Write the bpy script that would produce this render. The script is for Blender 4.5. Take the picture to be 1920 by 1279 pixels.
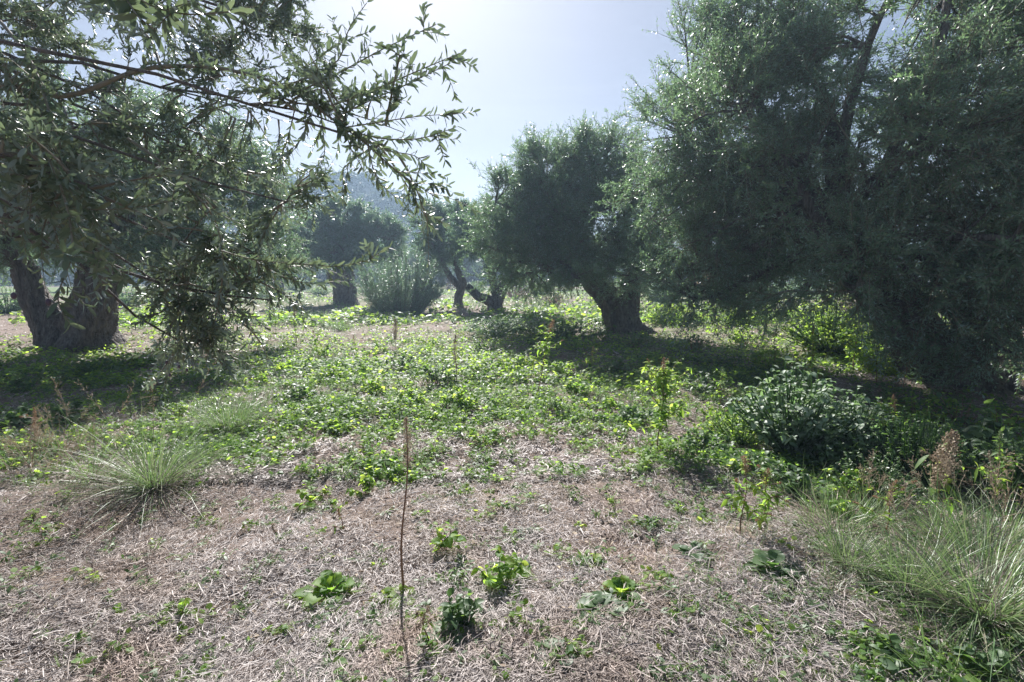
import bpy, math
import numpy as np
from mathutils import Vector, noise as mnoise

for o in list(bpy.data.objects):
    bpy.data.objects.remove(o)
scene = bpy.context.scene
COL = scene.collection

# ------------------------------------------------------------------ camera
CAMH = 1.6
PITCH = math.atan((639.5 - 515) / 960.0)
cam_d = bpy.data.cameras.new("camera")
cam_d.lens = 18.0
cam_d.sensor_width = 36.0
cam_d.clip_start = 0.05
cam_d.clip_end = 3000
cam = bpy.data.objects.new("camera", cam_d)
cam.location = (0, 0, CAMH)
cam.rotation_euler = (math.radians(90) - PITCH, 0, 0)
COL.objects.link(cam)
scene.camera = cam

# ------------------------------------------------------------------ light
SUN_EL, SUN_AZ = math.radians(38.5), math.radians(-11)      # azimuth measured from +Y towards +X
sun_vec = Vector((math.sin(SUN_AZ) * math.cos(SUN_EL), math.cos(SUN_AZ) * math.cos(SUN_EL), math.sin(SUN_EL)))
world = bpy.data.worlds.new("World")
scene.world = world
world.use_nodes = True
wn = world.node_tree
bg = wn.nodes["Background"]
sky = wn.nodes.new("ShaderNodeTexSky")
sky.sky_type = 'NISHITA'
sky.sun_disc = False
sky.sun_elevation = SUN_EL
sky.sun_rotation = SUN_AZ
sky.air_density = 1.0
sky.dust_density = 2.1
sky.ozone_density = 2.5
gam = wn.nodes.new("ShaderNodeGamma")
gam.inputs[1].default_value = 0.68
tint = wn.nodes.new("ShaderNodeMixRGB")
tint.blend_type = 'MULTIPLY'
tint.inputs[0].default_value = 1.0
tint.inputs[2].default_value = (0.87, 0.91, 1.04, 1)
wn.links.new(sky.outputs[0], gam.inputs[0])
wn.links.new(gam.outputs[0], tint.inputs[1])
# thin high cirrus
wtc = wn.nodes.new("ShaderNodeTexCoord"); wmp = wn.nodes.new("ShaderNodeMapping"); wmp.inputs[2].default_value = (0.1, 0.3, 0.5); wmp.inputs[3].default_value = (1.2, 2.5, 7.0)
wns = wn.nodes.new("ShaderNodeTexNoise"); wns.inputs["Scale"].default_value = 1.6; wns.inputs["Detail"].default_value = 7; wns.inputs["Distortion"].default_value = .6
wrp = wn.nodes.new("ShaderNodeMapRange"); wrp.inputs[1].default_value = .45; wrp.inputs[2].default_value = .75; wrp.inputs[3].default_value = 0; wrp.inputs[4].default_value = .22
wmx = wn.nodes.new("ShaderNodeMixRGB"); wmx.inputs[2].default_value = (6.6, 6.8, 7.2, 1)
wn.links.new(wtc.outputs["Generated"], wmp.inputs[0]); wn.links.new(wmp.outputs[0], wns.inputs[0]); wn.links.new(wns.outputs["Fac"], wrp.inputs[0])
wn.links.new(wrp.outputs[0], wmx.inputs[0]); wn.links.new(tint.outputs[0], wmx.inputs[1]); wn.links.new(wmx.outputs[0], bg.inputs[0])
bg.inputs[1].default_value = 0.0505
sun_d = bpy.data.lights.new("sun", 'SUN')
sun_d.energy = 4.8
sun_d.angle = math.radians(0.53)
sun_d.color = (1.0, 0.965, 0.95)
sun = bpy.data.objects.new("sun", sun_d)
sun.rotation_euler = (-sun_vec).to_track_quat('-Z', 'Y').to_euler()
sun.location = (-10, 60, 60)
COL.objects.link(sun)
scene.view_settings.view_transform = 'Standard'
scene.view_settings.look = 'None'
scene.view_settings.gamma = 1.0
scene.view_settings.exposure = 1.42
scene.render.engine = 'CYCLES'
cy = scene.cycles
cy.max_bounces = 9
cy.diffuse_bounces = 7
cy.glossy_bounces = 2
cy.transmission_bounces = 8
cy.volume_bounces = 0
cy.caustics_reflective = False
cy.caustics_refractive = False
cy.sample_clamp_indirect = 4.0

# ------------------------------------------------------------------ helpers
R0 = np.random.default_rng(7)


def nrm(a):
    return a / np.maximum(np.linalg.norm(a, axis=-1, keepdims=True), 1e-9)


def GZ(x, y):
    x = np.asarray(x, float); y = np.asarray(y, float)
    return (0.05 * np.sin(.9 * x + .5) * np.sin(.7 * y) + .03 * np.sin(2.3 * x + 1.1 * y)
            + .018 * np.sin(4.1 * y - 1.7 * x) + .012 * np.sin(7.3 * x + 2) * np.sin(6.1 * y))


def ray(px, py):
    u = (np.asarray(px, float) - 960) / 960
    v = (639.5 - np.asarray(py, float)) / 960
    c, s = math.cos(PITCH), math.sin(PITCH)
    return u, c + v * s, -s + v * c


def at(px, py, D):
    x, y, z = ray(px, py)
    return np.array([x / y * D, D, CAMH + z / y * D])


def gnd(px, py):
    x, y, z = ray(px, py)
    t = CAMH / -z
    return np.array([x * t, y * t, float(GZ(x * t, y * t))])


def to_px(x, y):
    """ground point -> pixel of the photograph (used to lay out the weeds)"""
    c, s = math.cos(PITCH), math.sin(PITCH)
    f = y * c + CAMH * s
    up = y * s - CAMH * c
    return 960 + 960 * x / f, 639.5 - 960 * up / f


class MB:
    def __init__(self):
        self.V = []; self.F = []; self.M = []; self.A = []; self.n = 0

    def _add(self, v, f, mat, a):
        self.V.append(v.reshape(-1, 3)); self.F.append(f + self.n)
        self.M.append(np.full(len(f), mat, np.int32)); self.A.append(a.astype(np.float32))
        self.n += len(v.reshape(-1, 3))

    def ribbons(self, P, W, S, mat=0, rnd=None, fold=0.0, N=None):
        """P n,k,3 centre lines; W n,k half widths; S n,3 or n,k,3 side vectors"""
        P = np.asarray(P, float); n, k, _ = P.shape
        if n == 0: return
        W = np.broadcast_to(W, (n, k))
        if S.ndim == 2: S = np.repeat(S[:, None, :], k, 1)
        if rnd is None: rnd = R0.random(n)
        if fold:
            T = np.gradient(P, axis=1)
            Nn = nrm(np.cross(S, T)) * (W[..., None] * fold)
            v = np.stack([P - S * W[..., None] + Nn, P, P + S * W[..., None] + Nn], 2); c = 3
        else:
            v = np.stack([P - S * W[..., None], P + S * W[..., None]], 2); c = 2
        idx = np.arange(n * k * c).reshape(n, k, c)
        f = np.stack([idx[:, :-1, :-1], idx[:, :-1, 1:], idx[:, 1:, 1:], idx[:, 1:, :-1]], -1)
        q = f.reshape(n, -1, 4)
        self._add(v, q.reshape(-1, 4), mat, np.repeat(rnd, q.shape[1]))

    def quads(self, V, mat=0, rnd=None):
        n = len(V)
        if rnd is None: rnd = R0.random(n)
        self._add(V, np.arange(n * 4).reshape(n, 4), mat, rnd)

    def tubes(self, P, R, sides=4, mat=0, rnd=None, mod=None, cap=False):
        P = np.asarray(P, float); n, k, _ = P.shape
        if n == 0: return
        R = np.broadcast_to(R, (n, k))
        if rnd is None: rnd = R0.random(n)
        T = nrm(np.gradient(P, axis=1))
        avg = nrm(P[:, -1] - P[:, 0])
        ref = np.where(np.abs(avg[:, 2:3]) > .8, np.array([[1., 0, 0]]), np.array([[0, 0, 1.]]))
        ref = np.repeat(ref[:, None], k, 1)
        S = nrm(np.cross(T, ref)); U = np.cross(S, T)
        th = np.arange(sides) * 2 * math.pi / sides
        rr = R[..., None] * np.ones(sides)
        if mod is not None: rr = rr * mod(P, th)
        v = P[:, :, None] + (S[:, :, None] * np.cos(th)[None, None, :, None] + U[:, :, None] * np.sin(th)[None, None, :, None]) * rr[..., None]
        idx = np.arange(n * k * sides).reshape(n, k, sides)
        j = np.roll(idx, -1, 2)
        f = np.stack([idx[:, :-1], j[:, :-1], j[:, 1:], idx[:, 1:]], -1).reshape(n, -1, 4)
        self._add(v, f.reshape(-1, 4), mat, np.repeat(rnd, f.shape[1]))

    def build(self, name, mats, parent=None, smooth=False):
        V = np.concatenate(self.V).astype(np.float32); F = np.concatenate(self.F).astype(np.int32)
        me = bpy.data.meshes.new(name)
        me.vertices.add(len(V)); me.vertices.foreach_set("co", V.ravel())
        me.loops.add(F.size); me.loops.foreach_set("vertex_index", F.ravel())
        me.polygons.add(len(F)); me.polygons.foreach_set("loop_start", np.arange(0, F.size, 4, dtype=np.int32))
        me.polygons.foreach_set("material_index", np.concatenate(self.M))
        if smooth: me.polygons.foreach_set("use_smooth", np.ones(len(F), bool))
        a = me.attributes.new("rnd", 'FLOAT', 'FACE'); a.data.foreach_set("value", np.concatenate(self.A))
        for m in mats: me.materials.append(m)
        me.update(calc_edges=True)
        o = bpy.data.objects.new(name, me); COL.objects.link(o)
        if parent is not None: o.parent = parent
        return o


def tag(o, label=None, cat=None, group=None, kind=None):
    if label: o["label"] = label
    if cat: o["category"] = cat
    if group: o["group"] = group
    if kind: o["kind"] = kind
    return o


def empty(name, loc, label, cat, group=None, rz=0.0):
    o = bpy.data.objects.new(name, None); COL.objects.link(o)
    o.location = [float(c) for c in loc]; o.rotation_euler = (0, 0, rz); o.empty_display_size = .2
    return tag(o, label, cat, group)


def copy_tree(o, label, loc, rz=0, s=1.0, group=None):
    c = o.copy(); COL.objects.link(c); c.location = [float(v) for v in loc]; c.rotation_euler = (0, 0, rz)
    c.scale = (s, s, s) if np.isscalar(s) else s
    c["label"] = label
    if group: c["group"] = group
    for ch in list(o.children):
        d = ch.copy(); COL.objects.link(d); d.parent = c
    return c


# ------------------------------------------------------------------ materials
def new_mat(name):
    m = bpy.data.materials.new(name); m.use_nodes = True
    nt = m.node_tree; nt.nodes.clear()
    out = nt.nodes.new("ShaderNodeOutputMaterial")
    return m, nt, out


def ramp(nt, fac, stops):
    r = nt.nodes.new("ShaderNodeValToRGB")
    while len(r.color_ramp.elements) > 1: r.color_ramp.elements.remove(r.color_ramp.elements[-1])
    r.color_ramp.elements[0].position = stops[0][0]; r.color_ramp.elements[0].color = (*stops[0][1], 1)
    for p, c in stops[1:]:
        e = r.color_ramp.elements.new(p); e.color = (*c, 1)
    nt.links.new(fac, r.inputs[0])
    return r.outputs[0]


def leaf_mat(name, top, under=None, trans=None, rough=.4, tw=.35, spec=.5, wave=0):
    m, nt, out = new_mat(name)
    at_ = nt.nodes.new("ShaderNodeAttribute"); at_.attribute_name = "rnd"
    c = ramp(nt, at_.outputs["Fac"], top)
    if under:
        g = nt.nodes.new("ShaderNodeNewGeometry")
        mx = nt.nodes.new("ShaderNodeMixRGB"); nt.links.new(g.outputs["Backfacing"], mx.inputs[0])
        nt.links.new(c, mx.inputs[1]); mx.inputs[2].default_value = (*under, 1); c2 = mx.outputs[0]
    else:
        c2 = c
    p = nt.nodes.new("ShaderNodeBsdfPrincipled"); nt.links.new(c2, p.inputs["Base Color"])
    p.inputs["Roughness"].default_value = rough; p.inputs["Specular IOR Level"].default_value = spec
    t = nt.nodes.new("ShaderNodeBsdfTranslucent")
    if trans: nt.links.new(ramp(nt, at_.outputs["Fac"], trans), t.inputs[0])
    else: nt.links.new(c, t.inputs[0])
    ms = nt.nodes.new("ShaderNodeMixShader"); ms.inputs[0].default_value = tw
    nt.links.new(p.outputs[0], ms.inputs[1]); nt.links.new(t.outputs[0], ms.inputs[2])
    nt.links.new(ms.outputs[0], out.inputs[0])
    return m


def bark_mat(name, c1, c2, scale=6):
    m, nt, out = new_mat(name)
    tc = nt.nodes.new("ShaderNodeTexCoord")
    mp = nt.nodes.new("ShaderNodeMapping"); mp.inputs[3].default_value = (1, 1, .28)
    nt.links.new(tc.outputs["Object"], mp.inputs[0])
    n1 = nt.nodes.new("ShaderNodeTexNoise"); n1.inputs["Scale"].default_value = scale * 2; n1.inputs["Detail"].default_value = 8; n1.inputs["Roughness"].default_value = .7
    n2 = nt.nodes.new("ShaderNodeTexVoronoi"); n2.inputs["Scale"].default_value = scale * 4
    nt.links.new(mp.outputs[0], n1.inputs[0]); nt.links.new(mp.outputs[0], n2.inputs[0])
    c = ramp(nt, n1.outputs["Fac"], [(.3, c1), (.7, c2)])
    p = nt.nodes.new("ShaderNodeBsdfPrincipled"); nt.links.new(c, p.inputs["Base Color"]); p.inputs["Roughness"].default_value = .9
    ad = nt.nodes.new("ShaderNodeMath"); ad.operation = 'ADD'
    nt.links.new(n1.outputs["Fac"], ad.inputs[0]); nt.links.new(n2.outputs["Distance"], ad.inputs[1])
    b = nt.nodes.new("ShaderNodeBump"); b.inputs["Strength"].default_value = 1.0; b.inputs["Distance"].default_value = .07
    nt.links.new(ad.outputs[0], b.inputs["Height"]); nt.links.new(b.outputs[0], p.inputs["Normal"])
    nt.links.new(p.outputs[0], out.inputs[0])
    return m


def flat_mat(name, col, rough=.7):
    m, nt, out = new_mat(name)
    p = nt.nodes.new("ShaderNodeBsdfPrincipled"); p.inputs["Roughness"].default_value = rough
    tc = nt.nodes.new("ShaderNodeTexCoord"); n = nt.nodes.new("ShaderNodeTexNoise"); n.inputs["Scale"].default_value = 4
    nt.links.new(tc.outputs["Object"], n.inputs[0])
    c = ramp(nt, n.outputs["Fac"], [(.3, tuple(v * .75 for v in col)), (.7, col)])
    nt.links.new(c, p.inputs["Base Color"]); nt.links.new(p.outputs[0], out.inputs[0])
    return m


M_OLIVE = leaf_mat("olive_leaf", [(0, (.10, .17, .105)), (.5, (.14, .22, .145)), (.85, (.19, .26, .175)), (1, (.25, .25, .15))],
                   under=(.33, .45, .40), trans=[(0, (.19, .34, .14)), (1, (.30, .46, .18))], rough=.40, tw=.38, spec=.6)
M_OLIVE_FAR = leaf_mat("olive_leaf_distant", [(0, (.09, .16, .10)), (.6, (.13, .205, .14)), (1, (.20, .24, .17))],
                       under=(.29, .41, .36), trans=[(0, (.16, .30, .13)), (1, (.26, .42, .17))], rough=.40, tw=.38, spec=.6)
M_OLIVE_NEAR = leaf_mat("olive_leaf_near", [(0, (.085, .13, .08)), (.5, (.12, .17, .11)), (.85, (.16, .20, .13)), (1, (.18, .18, .09))],
                        under=(.30, .37, .33), trans=[(0, (.13, .19, .09)), (1, (.22, .29, .14))], rough=.36, tw=.3, spec=.6)
M_TWIG = leaf_mat("olive_twig", [(0, (.16, .14, .10)), (1, (.26, .24, .17))], rough=.6, tw=.0, spec=.3)
M_BARK = bark_mat("olive_bark", (.05, .043, .038), (.26, .235, .21))
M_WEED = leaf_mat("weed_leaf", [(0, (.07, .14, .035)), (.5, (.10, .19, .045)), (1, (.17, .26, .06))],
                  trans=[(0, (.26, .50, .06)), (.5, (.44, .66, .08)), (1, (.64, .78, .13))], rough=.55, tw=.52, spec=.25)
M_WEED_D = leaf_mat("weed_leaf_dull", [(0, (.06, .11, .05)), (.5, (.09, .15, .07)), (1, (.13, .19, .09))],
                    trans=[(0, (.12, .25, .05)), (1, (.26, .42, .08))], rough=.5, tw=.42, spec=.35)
M_GRASS = leaf_mat("grass_blade", [(0, (.09, .16, .07)), (.55, (.15, .22, .10)), (.85, (.26, .29, .17)), (1, (.48, .44, .32))],
                   trans=[(0, (.17, .34, .08)), (1, (.34, .44, .18))], rough=.38, tw=.3)
M_STRAW = leaf_mat("straw", [(0, (.18, .145, .12)), (.3, (.31, .272, .24)), (.7, (.45, .405, .37)), (1, (.58, .54, .505))], rough=.55, tw=.15, spec=.35)

_nt = M_STRAW.node_tree; _p = [n for n in _nt.nodes if n.type == 'BSDF_PRINCIPLED'][0]; _src = _p.inputs["Base Color"].links[0].from_socket
_g = _nt.nodes.new("ShaderNodeNewGeometry"); _n = _nt.nodes.new("ShaderNodeTexNoise"); _n.inputs["Scale"].default_value = 1.1; _n.inputs["Detail"].default_value = 4
_nt.links.new(_g.outputs["Position"], _n.inputs[0])
_c = ramp(_nt, _n.outputs["Fac"], [(.34, (.78, .64, .55)), (.47, (.98, .96, .96)), (.7, (1.0, 1.0, 1.03))])
_m = _nt.nodes.new("ShaderNodeMixRGB"); _m.blend_type = 'MULTIPLY'; _m.inputs[0].default_value = 1
_nt.links.new(_src, _m.inputs[1]); _nt.links.new(_c, _m.inputs[2]); _nt.links.new(_m.outputs[0], _p.inputs["Base Color"])
M_SEED = leaf_mat("dry_seed_head", [(0, (.22, .12, .07)), (.6, (.36, .22, .13)), (1, (.50, .36, .22))], rough=.7, tw=.3)
M_STEM_R = leaf_mat("reddish_stem", [(0, (.16, .08, .05)), (1, (.28, .15, .09))], rough=.6, tw=.05)
M_DRY = leaf_mat("dry_plant", [(0, (.22, .16, .11)), (1, (.45, .37, .26))], rough=.7, tw=.25)
M_ORANGE = leaf_mat("orange_leaf", [(0, (.35, .16, .05)), (1, (.55, .30, .10))], rough=.5, tw=.4)
M_SILVER = leaf_mat("silvery_shrub_leaf", [(0, (.18, .26, .17)), (.5, (.28, .35, .25)), (1, (.38, .43, .34))],
                    under=(.30, .36, .28), trans=[(0, (.18, .34, .10)), (1, (.34, .48, .18))], rough=.55, tw=.4, spec=.4)
M_PINE = leaf_mat("hill_tree_leaf", [(0, (.05, .075, .04)), (.6, (.08, .11, .055)), (1, (.16, .18, .09))], rough=.6, tw=.2, spec=.2)


# ------------------------------------------------------------------ weed layout (pixel ellipses of the photograph, laid on the ground)
GREEN = [(750, 700, 260, 58, 1.6), (650, 780, 170, 32, 1.1), (880, 720, 190, 70, 1.1), (640, 603, 190, 14, .9), (1000, 690, 120, 60, .6),
         (1160, 770, 130, 45, .6), (400, 750, 120, 50, .35), (110, 710, 240, 60, .6), (1270, 660, 230, 70, .95), (1570, 620, 150, 60, 1.2),
         (1310, 595, 200, 24, 1.1), (1480, 850, 210, 80, .8), (1820, 900, 150, 90, .4), (1700, 1200, 260, 90, .45), (230, 610, 130, 26, .8), (1090, 590, 140, 30, .9),
         (600, 545, 220, 12, .8), (820, 552, 90, 20, 1.0), (930, 780, 130, 40, .35), (720, 890, 120, 40, .22), (460, 640, 180, 40, .35),
         (960, 640, 200, 30, .7), (1660, 800, 200, 60, .35), (850, 1150, 90, 70, .25), (1150, 1150, 120, 80, .18), (20, 880, 120, 40, .5), (380, 820, 180, 40, .5), (1200, 690, 200, 50, .9), (1420, 720, 120, 50, .8), (900, 930, 250, 60, .16), (1350, 950, 120, 60, .25)]


def green_d(px, py):
    d = np.zeros_like(np.asarray(px, float))
    for cx, cy_, rx, ry, w in GREEN:
        e = ((px - cx) / rx) ** 2 + ((py - cy_) / ry) ** 2
        d = np.maximum(d, w * np.exp(-e * 0.9))
    return d


def vnoise(x, y, s, seed=0):
    """cheap value noise on arrays"""
    x = np.asarray(x, float) * s + 100 + seed * 17.3; y = np.asarray(y, float) * s + 100 + seed * 7.7
    xi = np.floor(x); yi = np.floor(y); fx = x - xi; fy = y - yi
    fx = fx * fx * (3 - 2 * fx); fy = fy * fy * (3 - 2 * fy)
    h = lambda a, b: (np.sin(a * 127.1 + b * 311.7 + seed) * 43758.5453) % 1.0
    return (h(xi, yi) * (1 - fx) * (1 - fy) + h(xi + 1, yi) * fx * (1 - fy) + h(xi, yi + 1) * (1 - fx) * fy + h(xi + 1, yi + 1) * fx * fy)


# ------------------------------------------------------------------ ground
def build_ground():
    n = 520; a = 9.0
    u = np.linspace(-1, 1, n)
    xs = 440 * np.sinh(a * u) / math.sinh(a)
    ys = 5 + 420 * np.sinh(a * u) / math.sinh(a)
    X, Y = np.meshgrid(xs, ys, indexing='xy')
    near = np.exp(-((X ** 2 + (Y - 4) ** 2) / 120))
    Z = GZ(X, Y) + near * (vnoise(X, Y, 5, 1) - .5) * .035 + near * (vnoise(X, Y, 11, 9) - .5) * .02 + near * (vnoise(X, Y, 22, 2) - .5) * .02 - .012
    V = np.stack([X, Y, Z], -1).reshape(-1, 3)
    idx = np.arange(n * n).reshape(n, n)
    F = np.stack([idx[:-1, :-1], idx[:-1, 1:], idx[1:, 1:], idx[1:, :-1]], -1).reshape(-1, 4)
    mb = MB(); mb._add(V, F, 0, np.zeros(len(F)))
    m, nt, out = new_mat("soil_and_straw")
    g = nt.nodes.new("ShaderNodeNewGeometry")
    at_ = nt.nodes.new("ShaderNodeAttribute"); at_.attribute_name = "green"
    n1 = nt.nodes.new("ShaderNodeTexNoise"); n1.inputs["Scale"].default_value = 60; n1.inputs["Detail"].default_value = 8; n1.inputs["Roughness"].default_value = .75
    n2 = nt.nodes.new("ShaderNodeTexNoise"); n2.inputs["Scale"].default_value = 1.3; n2.inputs["Detail"].default_value = 6
    n3 = nt.nodes.new("ShaderNodeTexNoise"); n3.inputs["Scale"].default_value = .12; n3.inputs["Detail"].default_value = 5
    for k in (n1, n2, n3): nt.links.new(g.outputs["Position"], k.inputs[0])
    cs = ramp(nt, n1.outputs["Fac"], [(.3, (.11, .085, .07)), (.5, (.23, .19, .165)), (.7, (.40, .35, .32))])
    cb = ramp(nt, n2.outputs["Fac"], [(.35, (.75, .68, .62)), (.65, (1.05, 1.0, .98))])
    mu = nt.nodes.new("ShaderNodeMixRGB"); mu.blend_type = 'MULTIPLY'; mu.inputs[0].default_value = 1
    nt.links.new(cs, mu.inputs[1]); nt.links.new(cb, mu.inputs[2])
    cg = ramp(nt, n1.outputs["Fac"], [(.3, (.06, .09, .03)), (.6, (.14, .20, .06)), (.75, (.24, .27, .12))])
    sp = nt.nodes.new("ShaderNodeSeparateXYZ"); nt.links.new(g.outputs["Position"], sp.inputs[0])
    # meadow beyond the clearing: noise patches of grass
    far = nt.nodes.new("ShaderNodeMapRange"); far.inputs[1].default_value = 18; far.inputs[2].default_value = 40
    nt.links.new(sp.outputs[1], far.inputs[0])
    pt = ramp(nt, n3.outputs["Fac"], [(.40, (0, 0, 0)), (.55, (1, 1, 1))])
    fm = nt.nodes.new("ShaderNodeMath"); fm.operation = 'MULTIPLY'; nt.links.new(far.outputs[0], fm.inputs[0]); nt.links.new(pt, fm.inputs[1])
    mxm = nt.nodes.new("ShaderNodeMath"); mxm.operation = 'MAXIMUM'; nt.links.new(fm.outputs[0], mxm.inputs[0]); nt.links.new(at_.outputs["Fac"], mxm.inputs[1])
    mx = nt.nodes.new("ShaderNodeMixRGB"); nt.links.new(mxm.outputs[0], mx.inputs[0]); nt.links.new(mu.outputs[0], mx.inputs[1]); nt.links.new(cg, mx.inputs[2])
    p = nt.nodes.new("ShaderNodeBsdfPrincipled"); nt.links.new(mx.outputs[0], p.inputs["Base Color"]); p.inputs["Roughness"].default_value = .95
    p.inputs["Specular IOR Level"].default_value = .15
    b = nt.nodes.new("ShaderNodeBump"); b.inputs["Strength"].default_value = .8; b.inputs["Distance"].default_value = .02
    nt.links.new(n1.outputs["Fac"], b.inputs["Height"]); nt.links.new(b.outputs[0], p.inputs["Normal"])
    nt.links.new(p.outputs[0], out.inputs[0])
    o = mb.build("ground", [m], smooth=True)
    tag(o, kind="structure")
    px, py = to_px(V[:, 0], np.maximum(V[:, 1], .5))
    gd = np.where(V[:, 1] > 1.0, green_d(px, py), 0) * .55 * (vnoise(V[:, 0], V[:, 1], 3, 4) > .35)
    a2 = o.data.attributes.new("green", 'FLOAT', 'POINT'); a2.data.foreach_set("value", gd.astype(np.float32))
    return o


build_ground()


# ------------------------------------------------------------------ olive trees
def olive_shoots(mb, base, d, L, m, leaf, droop, rng, detail, stem=True, width=.1):
    """leafy shoots: base n,3, direction n,3, length n; m leaf pairs each"""
    n = len(base)
    if n == 0: return
    d = nrm(d)
    sv = nrm(np.cross(d, rng.normal(size=(n, 3)))); nv = np.cross(sv, d)
    bend = sv * rng.normal(0, .12, (n, 1)) + np.array([0, 0, 1.]) * (-droop[:, None])
    ts = np.array([0, .33, .66, 1.0])
    P = base[:, None] + (d[:, None] * ts[None, :, None] + bend[:, None] * (ts ** 2)[None, :, None]) * L[:, None, None]
    if stem:
        mb.tubes(P, np.array([.0028, .0022, .0016, .001]) * (leaf / .06) * (1 if detail else 1.2), 3, 1, rng.random(n))
    tj = (np.arange(m) + .6) / m
    tj = np.clip(tj[None, :, None] + rng.normal(0, .02, (n, m, 2)), .03, 1.0)
    Q = base[:, None, None] + (d[:, None, None] * tj[..., None] + bend[:, None, None] * (tj ** 2)[..., None]) * L[:, None, None, None]
    Tn = nrm(d[:, None, None] + 2 * bend[:, None, None] * tj[..., None])
    ang = (np.arange(m) * math.pi / 2)[None, :, None] + np.array([0, math.pi])[None, None] + rng.normal(0, .45, (n, m, 2)) + rng.random((n, 1, 1)) * 6.28
    rad = sv[:, None, None] * np.cos(ang)[..., None] + nv[:, None, None] * np.sin(ang)[..., None]
    open_ = np.clip(rng.normal(.85, .25, (n, m, 2)), .2, 1.3)[..., None]
    ld = nrm(Tn * np.cos(open_) + rad * np.sin(open_) + np.array([0, 0, -.12]))
    ll = leaf * np.clip(rng.normal(1, .18, (n, m, 2)), .5, 1.4) * (1 - .35 * tj)
    sd = nrm(np.cross(ld, Tn + rng.normal(0, .25, Tn.shape)))
    Q = Q.reshape(-1, 3); ld = ld.reshape(-1, 3); ll = ll.reshape(-1); sd = sd.reshape(-1, 3)
    rn = rng.random(len(Q)); keep = rng.random(len(Q)) > .08
    Q, ld, ll, sd, rn = Q[keep], ld[keep], ll[keep], sd[keep], rn[keep]
    if detail:
        up = np.cross(sd, ld)
        c = rng.normal(.0, .09, (len(Q), 1)) + .04
        tt = np.array([.0, .16, .45, .8, 1.0]); w = np.array([.014, .07, .1, .08, .014]) / .1 * width
        PP = Q[:, None] + (ld[:, None] * tt[None, :, None] - up[:, None] * (c[:, None] * (tt ** 2)[None, :, None])) * ll[:, None, None]
        mb.ribbons(PP, w[None] * ll[:, None], sd, 0, rn, fold=.35)
    else:
        w = ll[:, None] * width * 1.15
        mid = Q + ld * ll[:, None] * .48
        mb.quads(np.stack([Q, mid + sd * w, Q + ld * ll[:, None], mid - sd * w], 1), 0, rn)


def curve(p0, p1, k, rng, sag=0.0, wig=.08, c0=None):
    """polylines from p0 to p1 (n,3) with a bend"""
    n = len(p0); L = np.linalg.norm(p1 - p0, axis=1, keepdims=True)
    mid = (p0 + p1) / 2 + rng.normal(0, wig, (n, 3)) * L + np.array([0, 0, 1.]) * sag * L
    t = np.linspace(0, 1, k)[None, :, None]
    return p0[:, None] * (1 - t) ** 2 + 2 * mid[:, None] * t * (1 - t) + p1[:, None] * t ** 2


def gnarled_trunk(mb, chain, seed, sides=56, k=56, amp=.22):
    """thick twisted bole through chain of (x,y,z,r)"""
    c = np.array(chain, float)
    s = np.linspace(0, len(c) - 1, k)
    P = np.stack([np.interp(s, np.arange(len(c)), c[:, j]) for j in range(3)], -1)
    r = np.interp(s, np.arange(len(c)), c[:, 3])
    for _ in range(3):
        P[1:-1] = (P[:-2] + P[1:-1] * 2 + P[2:]) / 4; r[1:-1] = (r[:-2] + 2 * r[1:-1] + r[2:]) / 4

    def mod(Pp, th):
        out = np.ones((1, k, sides))
        for i in range(k):
            for j in range(sides):
                a = th[j] + P[i, 2] * .9 + seed
                v = mnoise.fractal(Vector((math.cos(a) * 1.1 + seed * 3.1, math.sin(a) * 1.1, P[i, 2] * .8)), 1.0, 2.0, 4)
                w = mnoise.noise(Vector((math.cos(a) * 4 + seed, math.sin(a) * 4, P[i, 2] * 1.3)))
                g_ = mnoise.noise(Vector((math.cos(a) * 9 + seed, math.sin(a) * 9, P[i, 2] * 2.2)))
                flare = max(0, 1 - (P[i, 2] - P[0, 2]) / .45) * .35 * max(0, math.sin(5 * th[j] + seed))
                out[0, i, j] = 1 + amp * 1.5 * v + amp * .9 * w - amp * .9 * abs(g_) + amp * .3 * math.sin(7 * a + seed) + flare
        return out
    mb.tubes(P[None], r[None], sides, 0, np.array([.5]), mod=mod)


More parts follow.
